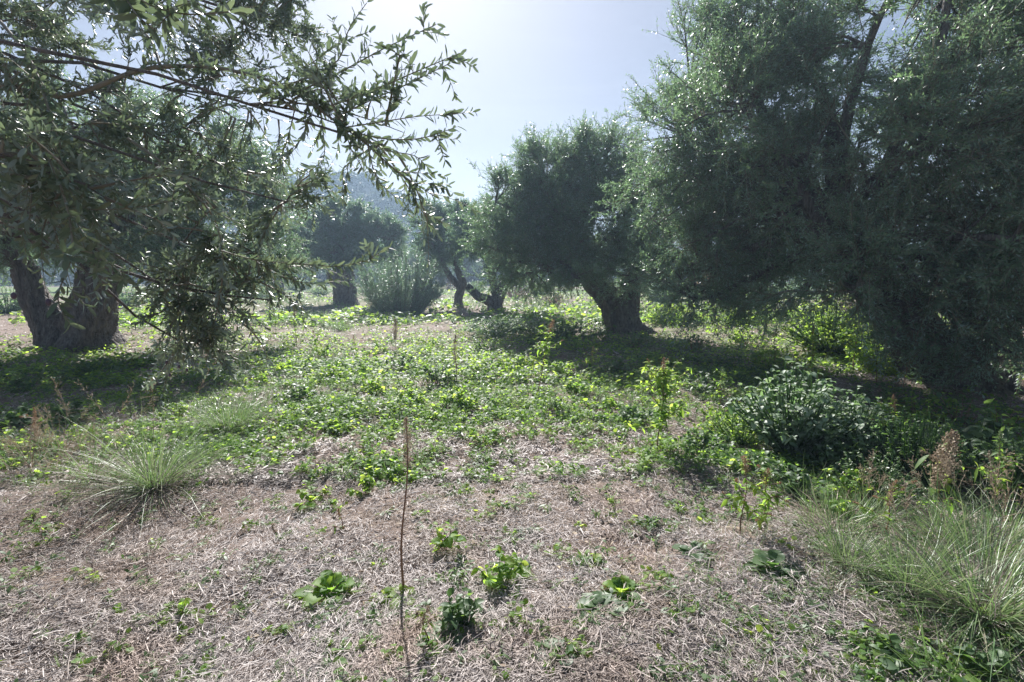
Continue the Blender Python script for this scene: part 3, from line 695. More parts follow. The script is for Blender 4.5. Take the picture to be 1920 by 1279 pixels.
# ------------------------------------------------------------------ hill
def hill():
    prof = np.array([(-900, 330), (-200, 300), (200, 300), (380, 316), (490, 322), (560, 328), (620, 324), (690, 330), (730, 350), (790, 370), (860, 388), (930, 420), (1000, 460), (1100, 500), (1300, 518), (2600, 518)], float)
    D0 = 122.
    xs = np.linspace(-235, 156, 210); ys = np.linspace(80, 150, 60)
    hp = np.interp(960 + 960 * xs / D0, prof[:, 0], prof[:, 1]); H = np.maximum((515 - hp) / 960 * D0 - 1.4, -2)

    def hz(x, y):
        h = np.interp(x, xs, H)
        s = np.clip((y - 80) / 42, 0, 1); s = s * s * (3 - 2 * s)
        b = 1 - np.clip((y - 128) / 30, 0, 1) ** 2 * .6
        return -1 + (h + 1) * s * b + (vnoise(x, y, .08, 3) - .5) * 3.2 * s * np.clip(h / 7, 0, 1)
    X, Y = np.meshgrid(xs, ys); Z = hz(X, Y)
    idx = np.arange(X.size).reshape(X.shape)
    F = np.stack([idx[:-1, :-1], idx[:-1, 1:], idx[1:, 1:], idx[1:, :-1]], -1).reshape(-1, 4)
    mb = MB(); mb._add(np.stack([X, Y, Z], -1), F, 0, np.zeros(len(F)))
    m, nt, out = new_mat("hillside_soil")
    tc = nt.nodes.new("ShaderNodeTexCoord"); n = nt.nodes.new("ShaderNodeTexNoise"); n.inputs["Scale"].default_value = .1; n.inputs["Detail"].default_value = 6
    nt.links.new(tc.outputs["Object"], n.inputs[0])
    p = nt.nodes.new("ShaderNodeBsdfPrincipled"); p.inputs["Roughness"].default_value = .95
    nt.links.new(ramp(nt, n.outputs["Fac"], [(.4, (.09, .10, .05)), (.62, (.22, .19, .13))]), p.inputs["Base Color"]); nt.links.new(p.outputs[0], out.inputs[0])
    tag(mb.build("hill", [m], smooth=True), kind="structure")
    rng = np.random.default_rng(9)

    def wood(x, y, z, r, name):
        N = len(x); m_ = 90
        dv = nrm(rng.normal(size=(N, m_, 3))) * (rng.random((N, m_, 1)) ** .35)
        c = np.stack([x, y, z + r * .9], -1)[:, None] + dv * r[:, None, None] * np.array([1, 1, .95])
        s_ = nrm(rng.normal(size=c.shape)); t = nrm(np.cross(s_, rng.normal(size=c.shape)))
        q = .17 * r[:, None, None]
        V = np.stack([c - s_ * q - t * q * .6, c + s_ * q - t * q, c + s_ * q * .8 + t * q, c - s_ * q + t * q * .8], 2).reshape(-1, 4, 3)
        wb = MB(); wb.quads(V, 0, np.clip(np.repeat(rng.random(N), m_) * .7 + rng.random(N * m_) * .3, 0, 1))
        tag(wb.build(name, [M_PINE]), kind="stuff")
    N = 3400
    x = rng.uniform(-163, 21, N); y = rng.uniform(83, 128, N)
    k = vnoise(x, y, .1, 6) > .28; x, y = x[k], y[k]
    z = hz(x, y); k = z > 1.5; x, y, z = x[k], y[k], z[k]
    wood(x, y, z, rng.uniform(.5, 1.4, len(x)), "hillside_wood")
    N = 420
    x = rng.uniform(-150, 190, N); y = rng.uniform(74, 82, N)
    wood(x, y, np.full(N, .2), rng.uniform(1.2, 2.3, N), "far_olive_wood")
    crest = [(532, 1.0, 0, "slender dark cypress on the left of the hill crest"), (607, 1.15, 0, "tall narrow cypress standing alone on the hill crest"),
             (545, .6, 1, "low round tree beside the left cypress on the hill crest"), (590, .8, 1, "round tree just left of the lone cypress on the crest"),
             (640, .9, 1, "round tree right of the lone cypress on the crest"), (668, 1.0, 1, "bushy tree where the hill crest starts to drop"),
             (695, 1.25, 1, "largest rounded tree at the right shoulder of the hill"), (728, .8, 1, "small tree below the right shoulder of the hill"), (508, 1.0, 1, "rounded crest tree left of the left cypress")]
    for i, (px, s, kind, lab) in enumerate(crest):
        X_ = (px - 960) / 960 * D0; zz = float(hz(X_, D0)) - .3
        rt = empty("cypress" if kind == 0 else "hill_tree", (X_, D0, zz), lab, "tree")
        tb = MB(); h = (3.8 if kind == 0 else 2.3) * s
        tb.tubes(np.array([[(0, 0, -.5), (.05, 0, h * .25), (0, 0, h * .6)]], float), np.array([[.22, .16, .08]]), 6, 0)
        tb.build("trunk", [M_BARK], rt)
        n_ = 600; u = rng.random(n_); a = rng.uniform(0, 6.28, n_); rr = rng.random(n_) ** .5
        if kind == 0: R_ = .36 * np.sin(np.clip(u * .93 + .05, 0, 1) * math.pi) ** .6; cc = np.stack([np.cos(a) * rr * R_, np.sin(a) * rr * R_, .5 + u * h], -1)
        else: cc = nrm(rng.normal(size=(n_, 3))) * rr[:, None] * np.array([1.15, 1.15, .75]) * s + np.array([0, 0, h * .75])
        s1 = nrm(rng.normal(size=cc.shape)); t1 = nrm(np.cross(s1, rng.normal(size=cc.shape))); q_ = .12
        cb = MB(); cb.quads(np.stack([cc - s1 * q_, cc - t1 * q_, cc + s1 * q_, cc + t1 * q_], 1)); cb.build("crown", [M_PINE], rt)


hill()

# ------------------------------------------------------------------ straw litter
def screen_samples(n, y0, y1, rng, x0=-120, x1=2040, D_pow=1.0):
    """points spread evenly over the picture's ground, i.e. denser near the viewer"""
    px = rng.uniform(x0, x1, n); py = y0 + (y1 - y0) * rng.random(n) ** D_pow
    x, y, z = ray(px, py); t = CAMH / -z
    return x * t, y * t, px, py


def straw():
    rng = np.random.default_rng(101)
    mb = MB()
    for (n, y0, y1, L, w, k) in [(190000, 860, 1330, .040, .0013, 4), (110000, 690, 900, .050, .0030, 3), (40000, 580, 720, .09, .006, 3)]:
        x, y, px, py = screen_samples(n, y0, y1, rng)
        cl = vnoise(x, y, 3.2, 5) * .6 + vnoise(x, y, 9, 8) * .4
        keep = rng.random(n) < np.clip(-.05 + 1.75 * cl, .12, 1) * (1 - .45 * np.clip(green_d(px, py), 0, 1)); x, y, cl = x[keep], y[keep], cl[keep]; n = len(x)
        a = rng.uniform(0, math.pi * 2, n); a = np.where(rng.random(n) < .35, a * .3 + vnoise(x, y, 1.2, 3) * 6, a)
        l = L * rng.gamma(3.0, .34, n); pit = rng.normal(.03, .16, n)
        d = np.stack([np.cos(a) * np.cos(pit), np.sin(a) * np.cos(pit), np.sin(pit)], -1)
        sd = nrm(np.cross(d, np.array([0, 0, 1.]))); nv = np.cross(sd, d)
        roll = rng.normal(0, .5, (n, 1)); S = sd * np.cos(roll) + nv * np.sin(roll)
        c = np.stack([x, y, GZ(x, y) + rng.exponential(.010, n) + .004 + (cl - .4) * .02], -1)
        t = np.linspace(-.5, .5, k)
        bend = (nv * rng.normal(0, .12, (n, 1)) + sd * rng.normal(0, .16, (n, 1)))
        P = c[:, None] + (d[:, None] * t[None, :, None] + bend[:, None] * (t ** 2)[None, :, None] * 2) * l[:, None, None]
        ww = w * rng.gamma(4, .25, n)
        r = np.clip(rng.normal(.5, .22, n) + (vnoise(x, y, .9, 12) - .5) * .5, 0, 1)
        mb.ribbons(P, ww[:, None] * (1 - 1.2 * t ** 2)[None], S, 0, r, fold=.4 if k == 4 else 0)
    tag(mb.build("straw_litter", [M_STRAW]), kind="stuff")
    mb = MB(); n = 9000
    x, y, px, py = screen_samples(n, 620, 1330, rng); keep = vnoise(x, y, 1.7, 44) > .35; x, y = x[keep], y[keep]; n = len(x)
    a = rng.uniform(0, 6.28, n); pit = rng.normal(.1, .3, n); d = np.stack([np.cos(a) * np.cos(pit), np.sin(a) * np.cos(pit), np.sin(pit)], -1)
    L_ = .03 * rng.gamma(5, .2, n) * np.clip(y / 4, .8, 2)
    leaves(mb, np.stack([x, y, GZ(x, y) + .012], -1), d, L_, L_ * rng.uniform(.14, .34, n), rng, 0, curl=.3, k=4, prof=(.1, .9, .9, .1), fold=.3)
    tag(mb.build("dead_leaves", [M_DRY]), kind="stuff")
    # longer broken stalks lying about
    mb = MB(); n = 1500
    x, y, px, py = screen_samples(n, 700, 1330, rng)
    a = rng.normal(.4, .9, n); l = rng.uniform(.12, .42, n); pit = rng.normal(.02, .06, n)
    d = np.stack([np.cos(a), np.sin(a), pit], -1); sd = nrm(np.cross(d, np.array([0, 0, 1.])))
    c = np.stack([x, y, GZ(x, y) + .018], -1); t = np.linspace(-.5, .5, 6)
    P = c[:, None] + (d[:, None] * t[None, :, None] + sd[:, None] * rng.normal(0, .15, (n, 1, 1)) * (t ** 2)[None, :, None]) * l[:, None, None]
    P[..., 2] += .012 * np.sin(t * 3)[None]
    mb.tubes(P, (rng.uniform(.0009, .0024, n))[:, None] * np.ones(6), 4, 0, rng.random(n) * .6 + .3)
    tag(mb.build("broken_stalks", [M_STRAW]), kind="stuff")





# ------------------------------------------------------------------ plants
def leaves(mb, base, d, L, W, rng, mat=0, curl=.35, k=5, prof=(.08, .75, 1., .75, .05), fold=.25, rnd=None, cup=None):
    n = len(base)
    if n == 0: return
    d = nrm(d); S = np.cross(d, np.array([0, 0, 1.])); bad = np.linalg.norm(S, axis=1) < .05
    S[bad] = [1, 0, 0]; S = nrm(S); U = np.cross(S, d)
    roll = rng.normal(0, .35, (n, 1)); S2 = S * np.cos(roll) + U * np.sin(roll)
    t = np.linspace(0, 1, k)
    c = (curl * rng.uniform(.4, 1.5, n))[:, None, None]
    P = base[:, None] + d[:, None] * (t * np.asarray(L)[:, None])[..., None] - np.array([0, 0, 1.]) * c * (t ** 2)[None, :, None] * np.asarray(L)[:, None, None]
    mb.ribbons(P, np.asarray(W)[:, None] * np.array(prof)[None], S2, mat, rng.random(n) if rnd is None else rnd, fold=fold)


straw()


def ground_cover():
    rng = np.random.default_rng(202)
    mb = MB()
    # (count, py range, leaf length, plant radius, height)
    for (n, y0, y1, ll, pr, hh, nl) in [(6500, 830, 1320, .028, .055, .035, 10), (10500, 690, 900, .036, .08, .07, 11), (11000, 590, 720, .055, .14, .12, 9), (7000, 532, 610, .16, .35, .20, 6)]:
        x, y, px, py = screen_samples(n, y0, y1, rng)
        g = green_d(px, py); nz = vnoise(x, y, 1.6, 21) * .6 + vnoise(x, y, 5, 22) * .4
        keep = rng.random(n) < np.clip(g * 1.9 - .05, 0, 1) * np.clip((nz - .22) * 3.2, 0, 1) + (.07 if y0 > 800 else .04)
        x, y, nz, g = x[keep], y[keep], nz[keep], g[keep]; n = len(x)
        a = rng.uniform(0, 6.28, (n, nl)); rr = pr * np.sqrt(rng.random((n, nl))) * rng.uniform(.5, 1.3, (n, 1))
        lx = x[:, None] + np.cos(a) * rr; ly = y[:, None] + np.sin(a) * rr
        hg = (hh * rng.uniform(.3, 1.4, (n, 1)) * (.5 + nz[:, None])) * rng.uniform(.35, 1.0, (n, nl)) + .008
        b = np.stack([lx, ly, GZ(lx, ly) + hg], -1).reshape(-1, 3)
        a2 = a + rng.normal(0, .8, a.shape); el = rng.normal(.15, .4, a.shape)
        d = np.stack([np.cos(a2) * np.cos(el), np.sin(a2) * np.cos(el), np.sin(el)], -1).reshape(-1, 3)
        L = ll * rng.uniform(.5, 1.35, n * nl)
        sel = rng.random(n * nl)
        r = np.clip(rng.random(n * nl) * .6 + np.repeat(rng.random(n), nl) * .4, 0, 1)
        round_ = np.repeat(rng.random(n) < (.35 if y0 > 800 else .6), nl)
        leaves(mb, b[round_], d[round_], L[round_], L[round_] * .42, rng, 0, curl=.3, k=4, prof=(.25, 1, .95, .25), fold=0, rnd=r[round_])
        leaves(mb, b[~round_], d[~round_], L[~round_] * 1.3, L[~round_] * .25, rng, 1, curl=.3, k=4, prof=(.2, 1, .8, .08), fold=0, rnd=r[~round_])
        # petioles for the near ones
        if y0 > 600:
            cx = np.repeat(x, nl); cy_ = np.repeat(y, nl)
            root = np.stack([cx + rng.normal(0, .01, n * nl), cy_ + rng.normal(0, .01, n * nl), GZ(cx, cy_)], -1)
            P = np.stack([root, (root + b) / 2 + np.array([0, 0, .01]), b], 1)
            S = nrm(np.cross(b - root + 1e-4, np.array([0, 1., .3])))
            mb.ribbons(P, np.full((1, 3), .0011 if y0 > 800 else .0016), S, 1, r)
    tag(mb.build("ground_cover", [M_WEED, M_WEED_D]), kind="stuff")
    # short wild grass
    mb = MB()
    for (n, y0, y1, L, w) in [(9000, 740, 1330, .10, .0013), (16000, 590, 780, .17, .003), (12000, 530, 610, .34, .010)]:
        x, y, px, py = screen_samples(n, y0, y1, rng)
        nz = vnoise(x, y, 1.1, 31) * .6 + vnoise(x, y, 4, 32) * .4
        GR = np.maximum.reduce([np.exp(-(((px - c[0]) / c[2]) ** 2 + ((py - c[1]) / c[3]) ** 2)) for c in [(420, 790, 170, 60), (1650, 1130, 300, 150), (1640, 620, 130, 60), (1450, 850, 200, 60), (120, 900, 160, 40), (650, 560, 400, 20), (1000, 570, 300, 20), (1150, 690, 200, 50), (700, 650, 300, 40)]])
        keep = rng.random(n) < np.clip(GR * 1.2, 0, 1) * np.clip((nz - .3) * 3, 0, 1) + .012; x, y = x[keep], y[keep]; n = len(x)
        nb = 7
        a = rng.uniform(0, 6.28, n * nb); el = rng.uniform(.5, 1.45, n * nb)
        bx = np.repeat(x, nb) + rng.normal(0, .02, n * nb); by = np.repeat(y, nb) + rng.normal(0, .02, n * nb)
        b = np.stack([bx, by, GZ(bx, by) - .005], -1); d = np.stack([np.cos(a) * np.cos(el), np.sin(a) * np.cos(el), np.sin(el)], -1)
        l = L * rng.uniform(.4, 1.4, n * nb)
        leaves(mb, b, d, l, np.full(n * nb, w), rng, 0, curl=.4, k=4, prof=(.8, 1, .7, .08), fold=0, rnd=np.clip(rng.normal(.5, .3, n * nb), 0, 1))
    tag(mb.build("wild_grass", [M_GRASS]), kind="stuff")


ground_cover()


def rosette(px, py, size, n, label, seed, mat=None, broad=.28, el=.5, name="rosette_weed", curl=.5, group=None):
    rng = np.random.default_rng(seed); g = gnd(px, py)
    mb = MB()
    a = np.arange(n) * 2.4 + rng.normal(0, .3, n); e = np.clip(np.linspace(.15, 1.2, n) * el / .5 * .8 + rng.normal(0, .12, n), .05, 1.4)
    L = size * rng.uniform(.7, 1.15, n) * (1 - .3 * np.linspace(0, 1, n))
    d = np.stack([np.cos(a) * np.cos(e), np.sin(a) * np.cos(e), np.sin(e)], -1)
    b = d * .012
    b[:, 2] = .005
    k = 9
    S = nrm(np.cross(d, np.array([0, 0, 1.]))); U = np.cross(S, d); t = np.linspace(0, 1, k)
    c = (curl * rng.uniform(.5, 1.3, n))[:, None, None]
    P = b[:, None] + d[:, None] * (t[None] * L[:, None])[..., None] - np.array([0, 0, 1.]) * c * (t ** 2)[None, :, None] * L[:, None, None]
    P = P + U[:, None] * (np.sin(t * 16 + rng.random((n, 1)) * 6)[..., None] * .03 * L[:, None, None] * t[None, :, None])
    P[..., 2] = np.maximum(P[..., 2], .006)
    prof = np.array([.12, .18, .35, .75, .85, 1., .85, .6, .08]); W = L[:, None] * broad * prof[None] * (1 + .16 * rng.normal(size=(n, k)))
    mb.ribbons(P, np.abs(W), S, 0, rng.random(n), fold=.3)
    root = mb.build(name, [mat or M_WEED])
    root.location = g
    tag(root, label, "weed", group)
    return root


def clump(px, py, r, h, n, ll, label, seed, mat=None, broad=.45, name="leafy_weed", group=None, stems=True, smat=None):
    """leafy clump: short branching stems carrying broad leaves"""
    rng = np.random.default_rng(seed); g = gnd(px, py)
    root = empty(name, g, label, "weed", group)
    mb = MB(); sb = MB()
    ns = max(4, n // 12)
    a = rng.uniform(0, 6.28, ns); rr = np.sqrt(rng.random(ns))
    tip = np.stack([np.cos(a) * rr * r, np.sin(a) * rr * r, h * (1 - .55 * rr ** 2) * rng.uniform(.6, 1.05, ns)], -1)
    base = tip * np.array([.15, .15, 0]) + np.array([0, 0, -.01])
    P = curve(base, tip, 6, rng, wig=.07); sb.tubes(P, np.linspace(.0032, .0014, 6) * max(1, h / .25), 4, 0, rng.random(ns))
    m = max(3, n // ns)
    t = rng.uniform(.1, 1, (ns, m)) ** .7; t[:, 0] = .99; t = t * 4.999; i0 = t.astype(int); f = (t - i0)[..., None]; ii = np.arange(ns)[:, None]
    b = (P[ii, i0] * (1 - f) + P[ii, i0 + 1] * f).reshape(-1, 3)
    a2 = rng.uniform(0, 6.28, len(b)); el = rng.normal(.25, .4, len(b))
    d = np.stack([np.cos(a2) * np.cos(el), np.sin(a2) * np.cos(el), np.sin(el)], -1)
    L = ll * rng.uniform(.5, 1.25, len(b))
    leaves(mb, b, d, L, L * broad, rng, 0, curl=.35, k=5, prof=(.08, .85, 1, .7, .06), fold=.3)
    sb.build("stems", [smat or M_STEM_R], root); mb.build("foliage", [mat or M_WEED], root)
    return root


def tall_weed(px, py, h, label, seed, nleaf=70, ll=.09, head=.25, lean=(0, 0), mat=None, hm=None, name="tall_weed", spread=.16, fr=(.25, .95), branches=8, hw=.02, bare=False):
    """amaranth-like: upright stem, side branches with lanceolate leaves, brown seed spike"""
    rng = np.random.default_rng(seed); g = gnd(px, py)
    root = empty(name, g, label, "weed")
    k = 12; t = np.linspace(0, 1, k)
    P = np.stack([lean[0] * t ** 1.5 + .012 * np.sin(t * 7 + seed), lean[1] * t, h * t - .02], -1)
    sb = MB(); sb.tubes(P[None], np.linspace(.007, .002, k)[None] * max(.6, h / .9), 6, 0)
    lb = MB(); hb = MB()
    bt = rng.uniform(fr[0], fr[1] * .92, branches)
    B0 = np.stack([np.interp(bt, t, P[:, j]) for j in range(3)], -1)
    a = rng.uniform(0, 6.28, branches); el = rng.uniform(.15, .85, branches)
    Bd = np.stack([np.cos(a) * np.cos(el), np.sin(a) * np.cos(el), np.sin(el)], -1)
    Bl = spread * (1.15 - bt * .6) * rng.uniform(.6, 1.2, branches)
    tips = B0 + Bd * Bl[:, None]
    BP = curve(B0, tips, 5, rng, sag=.08); sb.tubes(BP, np.linspace(.003, .0012, 5), 4, 0, rng.random(branches))
    if nleaf:
        n1 = nleaf // 4; lt = rng.uniform(fr[0], fr[1], n1); b1 = np.stack([np.interp(lt, t, P[:, j]) for j in range(3)], -1)
        n2 = nleaf - n1; bi = rng.integers(0, branches, n2); bj = rng.integers(1, 5, n2); b2 = BP[bi, bj]
        b = np.concatenate([b1, b2]); a = rng.uniform(0, 6.28, nleaf); el = rng.normal(.1, .45, nleaf)
        d = np.stack([np.cos(a) * np.cos(el), np.sin(a) * np.cos(el), np.sin(el)], -1)
        L = ll * rng.uniform(.5, 1.2, nleaf) * np.clip(1.25 - .6 * b[:, 2] / h, .4, 1.2)
        leaves(lb, b, d, L, L * .2, rng, 0, curl=.32, k=5, prof=(.15, .8, 1, .6, .05), fold=.3)
        lb.build("foliage", [mat or M_WEED], root)
    sb.build("stem", [M_STEM_R], root)
    if head > 0:
        n = int(900 * head / .25)
        u = rng.random(n); z0 = 1 - head / h
        c = np.stack([np.interp(z0 + u * head / h, t, P[:, j]) for j in range(3)], -1)
        w = hw * (np.sin(np.clip(u * .9 + .1, 0, 1) * math.pi) ** .7 + .15)
        off = rng.normal(size=(n, 3)); off[:, 2] *= .5; c = c + off * w[:, None] * .55
        n = len(c); d = nrm(rng.normal(size=(n, 3)) + np.array([0, 0, .7])); S = nrm(np.cross(d, rng.normal(size=(n, 3))))
        l = rng.uniform(.004, .011, n)[:, None] * max(1, hw / .02)
        hb.quads(np.stack([c, c + d * l * .5 + S * l * .25, c + d * l, c + d * l * .5 - S * l * .25], 1), 0, rng.random(n))
        hb.build("seed_head", [hm or M_SEED], root)
        if not bare and branches:
            for bi in rng.permutation(branches)[:6]:
                e0 = BP[bi, 4]; v_ = BP[bi, 4] - BP[bi, 3]; ne = 110; s_ = rng.random((ne, 1))
                c = e0 + v_ * s_ * .9 + rng.normal(0, hw * .22, (ne, 3)) * (1.1 - s_)
                d = nrm(rng.normal(size=(ne, 3)) + np.array([0, 0, .7])); S = nrm(np.cross(d, rng.normal(size=(ne, 3)))); l = rng.uniform(.004, .010, ne)[:, None]
                hb = MB(); hb.quads(np.stack([c, c + d * l * .5 + S * l * .25, c + d * l, c + d * l * .5 - S * l * .25], 1), 0, rng.random(ne))
                hb.build("side_seed_head", [hm or M_SEED], root)
    return root


def tussock(px, py, n, L, label, seed, w=.0016, spread=1.0, pan=0, bias=(0, 0), mat=None, name="grass_tussock", r0=.06, lo=.25):
    rng = np.random.default_rng(seed); g = gnd(px, py)
    root = empty(name, g, label, "grass")
    mb = MB()
    a = rng.uniform(0, 6.28, n); el = np.clip(rng.normal(.85, .35, n), lo, 1.5) / spread
    b = np.stack([np.cos(a) * r0 * rng.random(n), np.sin(a) * r0 * rng.random(n), np.full(n, -.01)], -1)
    d = nrm(np.stack([np.cos(a) * np.cos(el) + bias[0], np.sin(a) * np.cos(el) + bias[1], np.sin(el)], -1) + rng.normal(0, .16, (n, 3)))
    l = L * rng.uniform(.35, 1.1, n); t = np.linspace(0, 1, 8)
    sag = rng.uniform(.05, .45, n)[:, None, None]
    P = b[:, None] + d[:, None] * (t[None] * l[:, None])[..., None] - np.array([0, 0, 1.]) * sag * (t ** 2.2)[None, :, None] * l[:, None, None]
    P += (rng.normal(0, .05, (n, 1, 3)) * (np.clip(t - rng.uniform(.3, .8, (n, 1)), 0, 1))[..., None] * 3) * l[:, None, None]
    P[..., 2] = np.maximum(P[..., 2], .012 * t)
    S = nrm(np.cross(d, np.array([0, 0, 1.]) + rng.normal(0, .4, (n, 3))))
    mb.ribbons(P, (w * rng.uniform(.6, 1.4, n))[:, None] * np.array([.8, 1, 1, .95, .85, .65, .4, .08]), S, 0, np.clip(rng.normal(.5, .28, n), 0, 1), fold=.3)
    m = n // 2; a = rng.uniform(0, 6.28, m); el = rng.uniform(-.05, .9, m); l = L * rng.uniform(.15, .6, m)
    b = np.stack([np.cos(a) * r0 * 1.3 * rng.random(m), np.sin(a) * r0 * 1.3 * rng.random(m), np.full(m, .01)], -1)
    d = np.stack([np.cos(a) * np.cos(el), np.sin(a) * np.cos(el), np.sin(el)], -1)
    t = np.linspace(0, 1, 6); P = b[:, None] + (d[:, None] * t[None, :, None] + rng.normal(0, .22, (m, 1, 3)) * (t ** 2)[None, :, None]) * l[:, None, None]
    P[..., 2] = np.maximum(P[..., 2], .006)
    mb.ribbons(P, (w * rng.uniform(.6, 1.3, m))[:, None] * np.array([1, 1, .9, .8, .6, .1]), nrm(np.cross(d, np.array([0, 0, 1.]) + rng.normal(0, .4, (m, 3)))), 1, rng.random(m) * .8)
    mb.build("blades", [mat or M_GRASS, M_STRAW], root)
    if pan:
        pb = MB()
        for i in range(pan):
            aa = rng.uniform(0, 6.28); e = rng.uniform(.9, 1.45); ll = L * rng.uniform(1.0, 1.45)
            dd = nrm(np.array([math.cos(aa) * math.cos(e) + bias[0], math.sin(aa) * math.cos(e) + bias[1], math.sin(e)]))
            tt = np.linspace(0, 1, 10)
            SP = dd[None] * tt[:, None] * ll - np.array([0, 0, 1]) * .12 * ll * (tt ** 2)[:, None]
            pb.tubes(SP[None], np.linspace(.0016, .0007, 10)[None], 4, 0)
            m = 26; u = rng.uniform(.62, 1, m); c0 = np.stack([np.interp(u, tt, SP[:, j]) for j in range(3)], -1)
            bd = nrm(dd[None] * 1.1 + rng.normal(0, .55, (m, 3))); bl = rng.uniform(.02, .09, m) * (1.3 - u)[...] * 2.2
            c1 = c0 + bd * bl[:, None] - np.array([0, 0, 1]) * (bl * .2)[:, None]
            pb.ribbons(np.stack([c0, (c0 + c1) / 2 + np.array([0, 0, .004]), c1], 1), np.array([[.0006, .0007, .0005]]), nrm(np.cross(bd, rng.normal(size=(m, 3)))), 0)
            q = 6; s_ = rng.random((m, q, 1)) * .8 + .2; c = (c0[:, None] * (1 - s_) + c1[:, None] * s_).reshape(-1, 3)
            d3 = nrm(np.repeat(bd, q, 0) + rng.normal(0, .5, (m * q, 3))); S3 = nrm(np.cross(d3, rng.normal(size=(m * q, 3)))); h_ = .009
            pb.quads(np.stack([c, c + d3 * h_ * .5 + S3 * h_ * .2, c + d3 * h_, c + d3 * h_ * .5 - S3 * h_ * .2], 1))
        pb.build("seed_heads", [M_DRY], root)
    return root


# foreground rosettes
rosette(622, 1108, .17, 26, "bright green crinkled rosette weed at bottom left of centre", 301, el=.62, broad=.26)
rosette(757, 1125, .13, 16, "leafy rosette at the foot of the tall dry stalk", 302, el=.5)
rosette(1215, 985, .10, 16, "small upright narrow-leaved rosette alone on the straw", 303, broad=.16, el=.8, mat=M_WEED_D)
rosette(1445, 1085, .16, 24, "dark green broad-leaved clump casting a shadow right of centre", 304, mat=M_WEED_D, el=.5, broad=.34)
rosette(1130, 1160, .15, 30, "large pale green leafy patch near the bottom, right of centre", 305, mat=M_WEED_D, broad=.32, el=.35)
rosette(1165, 1125, .12, 20, "upright leafy tuft rising behind the pale bottom patch", 306, broad=.3, el=.6)
rosette(1300, 1045, .11, 20, "flat dusty green rosette between the upright tuft and dark clump", 307, mat=M_WEED_D, el=.25)
rosette(1110, 1065, .0001 + .09, 14, "short leafy sprout above the pale bottom patch", 308, el=.6)
rosette(965, 1085, .12, 18, "leafy weed right of the round-leaved seedling", 309, el=.45)
rosette(835, 1225, .13, 22, "dark leafy weed at the bottom edge beside a seed head", 310, mat=M_WEED_D, el=.4)
rosette(885, 1180, .12, 18, "dull green rosette just above the bottom edge weed", 311, mat=M_WEED_D, el=.4)
rosette(1050, 1262, .12, 16, "leafy weed cut by the bottom edge of the view", 312, mat=M_WEED_D, el=.5)
rosette(628, 1262, .08, 18, "flat pale rosette near the bottom edge at left", 313, mat=M_WEED_D, el=.2)
rosette(1165, 1215, .10, 16, "lower small rosette below the pale bottom patch", 314, mat=M_WEED_D, el=.3)
rosette(1540, 1145, .10, 18, "flat rosette left of the big right-hand tussock", 315, mat=M_WEED_D, el=.25)
rosette(1330, 1215, .08, 16, "tiny flat rosette on straw toward the bottom right", 316, mat=M_WEED_D, el=.2)
rosette(900, 880, .10, 18, "low dark weed patch in the middle of the straw", 317, mat=M_WEED_D, el=.3)
rosette(985, 1000, .08, 14, "small low weed in the centre of the straw", 318, mat=M_WEED_D, el=.25)
# foreground leafy clumps
clump(600, 935, .20, .12, 110, .045, "spreading leafy weed left of centre on the straw", 321)
clump(690, 930, .15, .14, 70, .045, "leafy weed patch right of the spreading weed", 322)
clump(700, 885, .15, .12, 80, .045, "bright leafy weed in front of the central green patch", 323)
clump(775, 905, .14, .10, 70, .04, "leafy weed behind the tall dry stalk", 324)
clump(640, 815, .22, .14, 120, .05, "dense green weed at the front left of the green patch", 325)
clump(730, 805, .14, .12, 70, .045, "small yellow-green weed at the front of the green patch", 326)
clump(910, 825, .16, .20, 110, .045, "upright green weed at the front centre of the green patch", 327)
clump(838, 1040, .10, .24, 34, .055, "seedling with a few round bright leaves on a thin stem", 328, broad=.5)
clump(1415, 905, .22, .22, 120, .045, "greyish leafy weed right of the shadow band", 329, mat=M_WEED_D)
clump(340, 1130, .06, .10, 22, .03, "tiny green sprout alone on the left straw", 330)
clump(1600, 1000, .2, .15, 90, .04, "green weed inside the right-hand grasses", 331)
clump(330, 780, .25, .2, 140, .045, "green weed at the edge of the left shade", 332)
clump(1870, 1240, .25, .15, 110, .05, "broad green weed in the bottom right corner", 333, mat=M_WEED_D)
clump(1690, 1245, .2, .1, 90, .045, "low green weed under the right tussock", 334, mat=M_WEED_D)
# mid-distance leafy plants in the clearing
rc = np.random.default_rng(77)
for i, (px, py, r, h, lab) in enumerate([(560, 760, .25, .22, "leafy weed at the left front corner of the green patch"), (620, 720, .3, .25, "leafy weed in the left part of the green patch"), (700, 740, .3, .22, "weed just behind the dense front weed of the green patch"),
        (770, 760, .25, .2, "low weed right behind the tall dry stalk's tan tip"), (820, 720, .3, .35, "taller weed at the foot of the dark withered spike"), (860, 760, .25, .25, "weed right in front of the dark withered spike"),
        (930, 700, .35, .3, "bright weed right of the dark withered spike"), (980, 690, .3, .3, "bright weed left of the pale leaning weed"), (760, 690, .35, .3, "bushy weed left of the dark withered spike"), (690, 680, .35, .3, "bushy weed in the middle left of the green patch"),
        (540, 700, .35, .3, "weed at the left margin of the green patch"), (610, 670, .4, .3, "weed right of the tall orange-brown spike"), (900, 660, .4, .35, "weed at the back of the green patch behind the withered spike"),
        (1000, 650, .4, .3, "weed at the back of the green patch by the shade edge"), (1085, 735, .25, .25, "yellow-green weed right of the pale leaning weed"), (1130, 755, .3, .25, "weed at the front edge of the centre shade"),
        (1190, 790, .25, .2, "weed at the left foot of the tall bushy weed"), (470, 690, .3, .3, "weed right of the drooping near twigs"), (800, 650, .4, .3, "back weed behind the middle of the green patch"), (1060, 700, .3, .3, "weed in the shade edge right of the pale leaning weed")]):
    clump(px, py, r, h, 190, .06, lab, 400 + i, mat=M_WEED if i % 4 else M_WEED_D, group="bushy weeds of the central green patch")

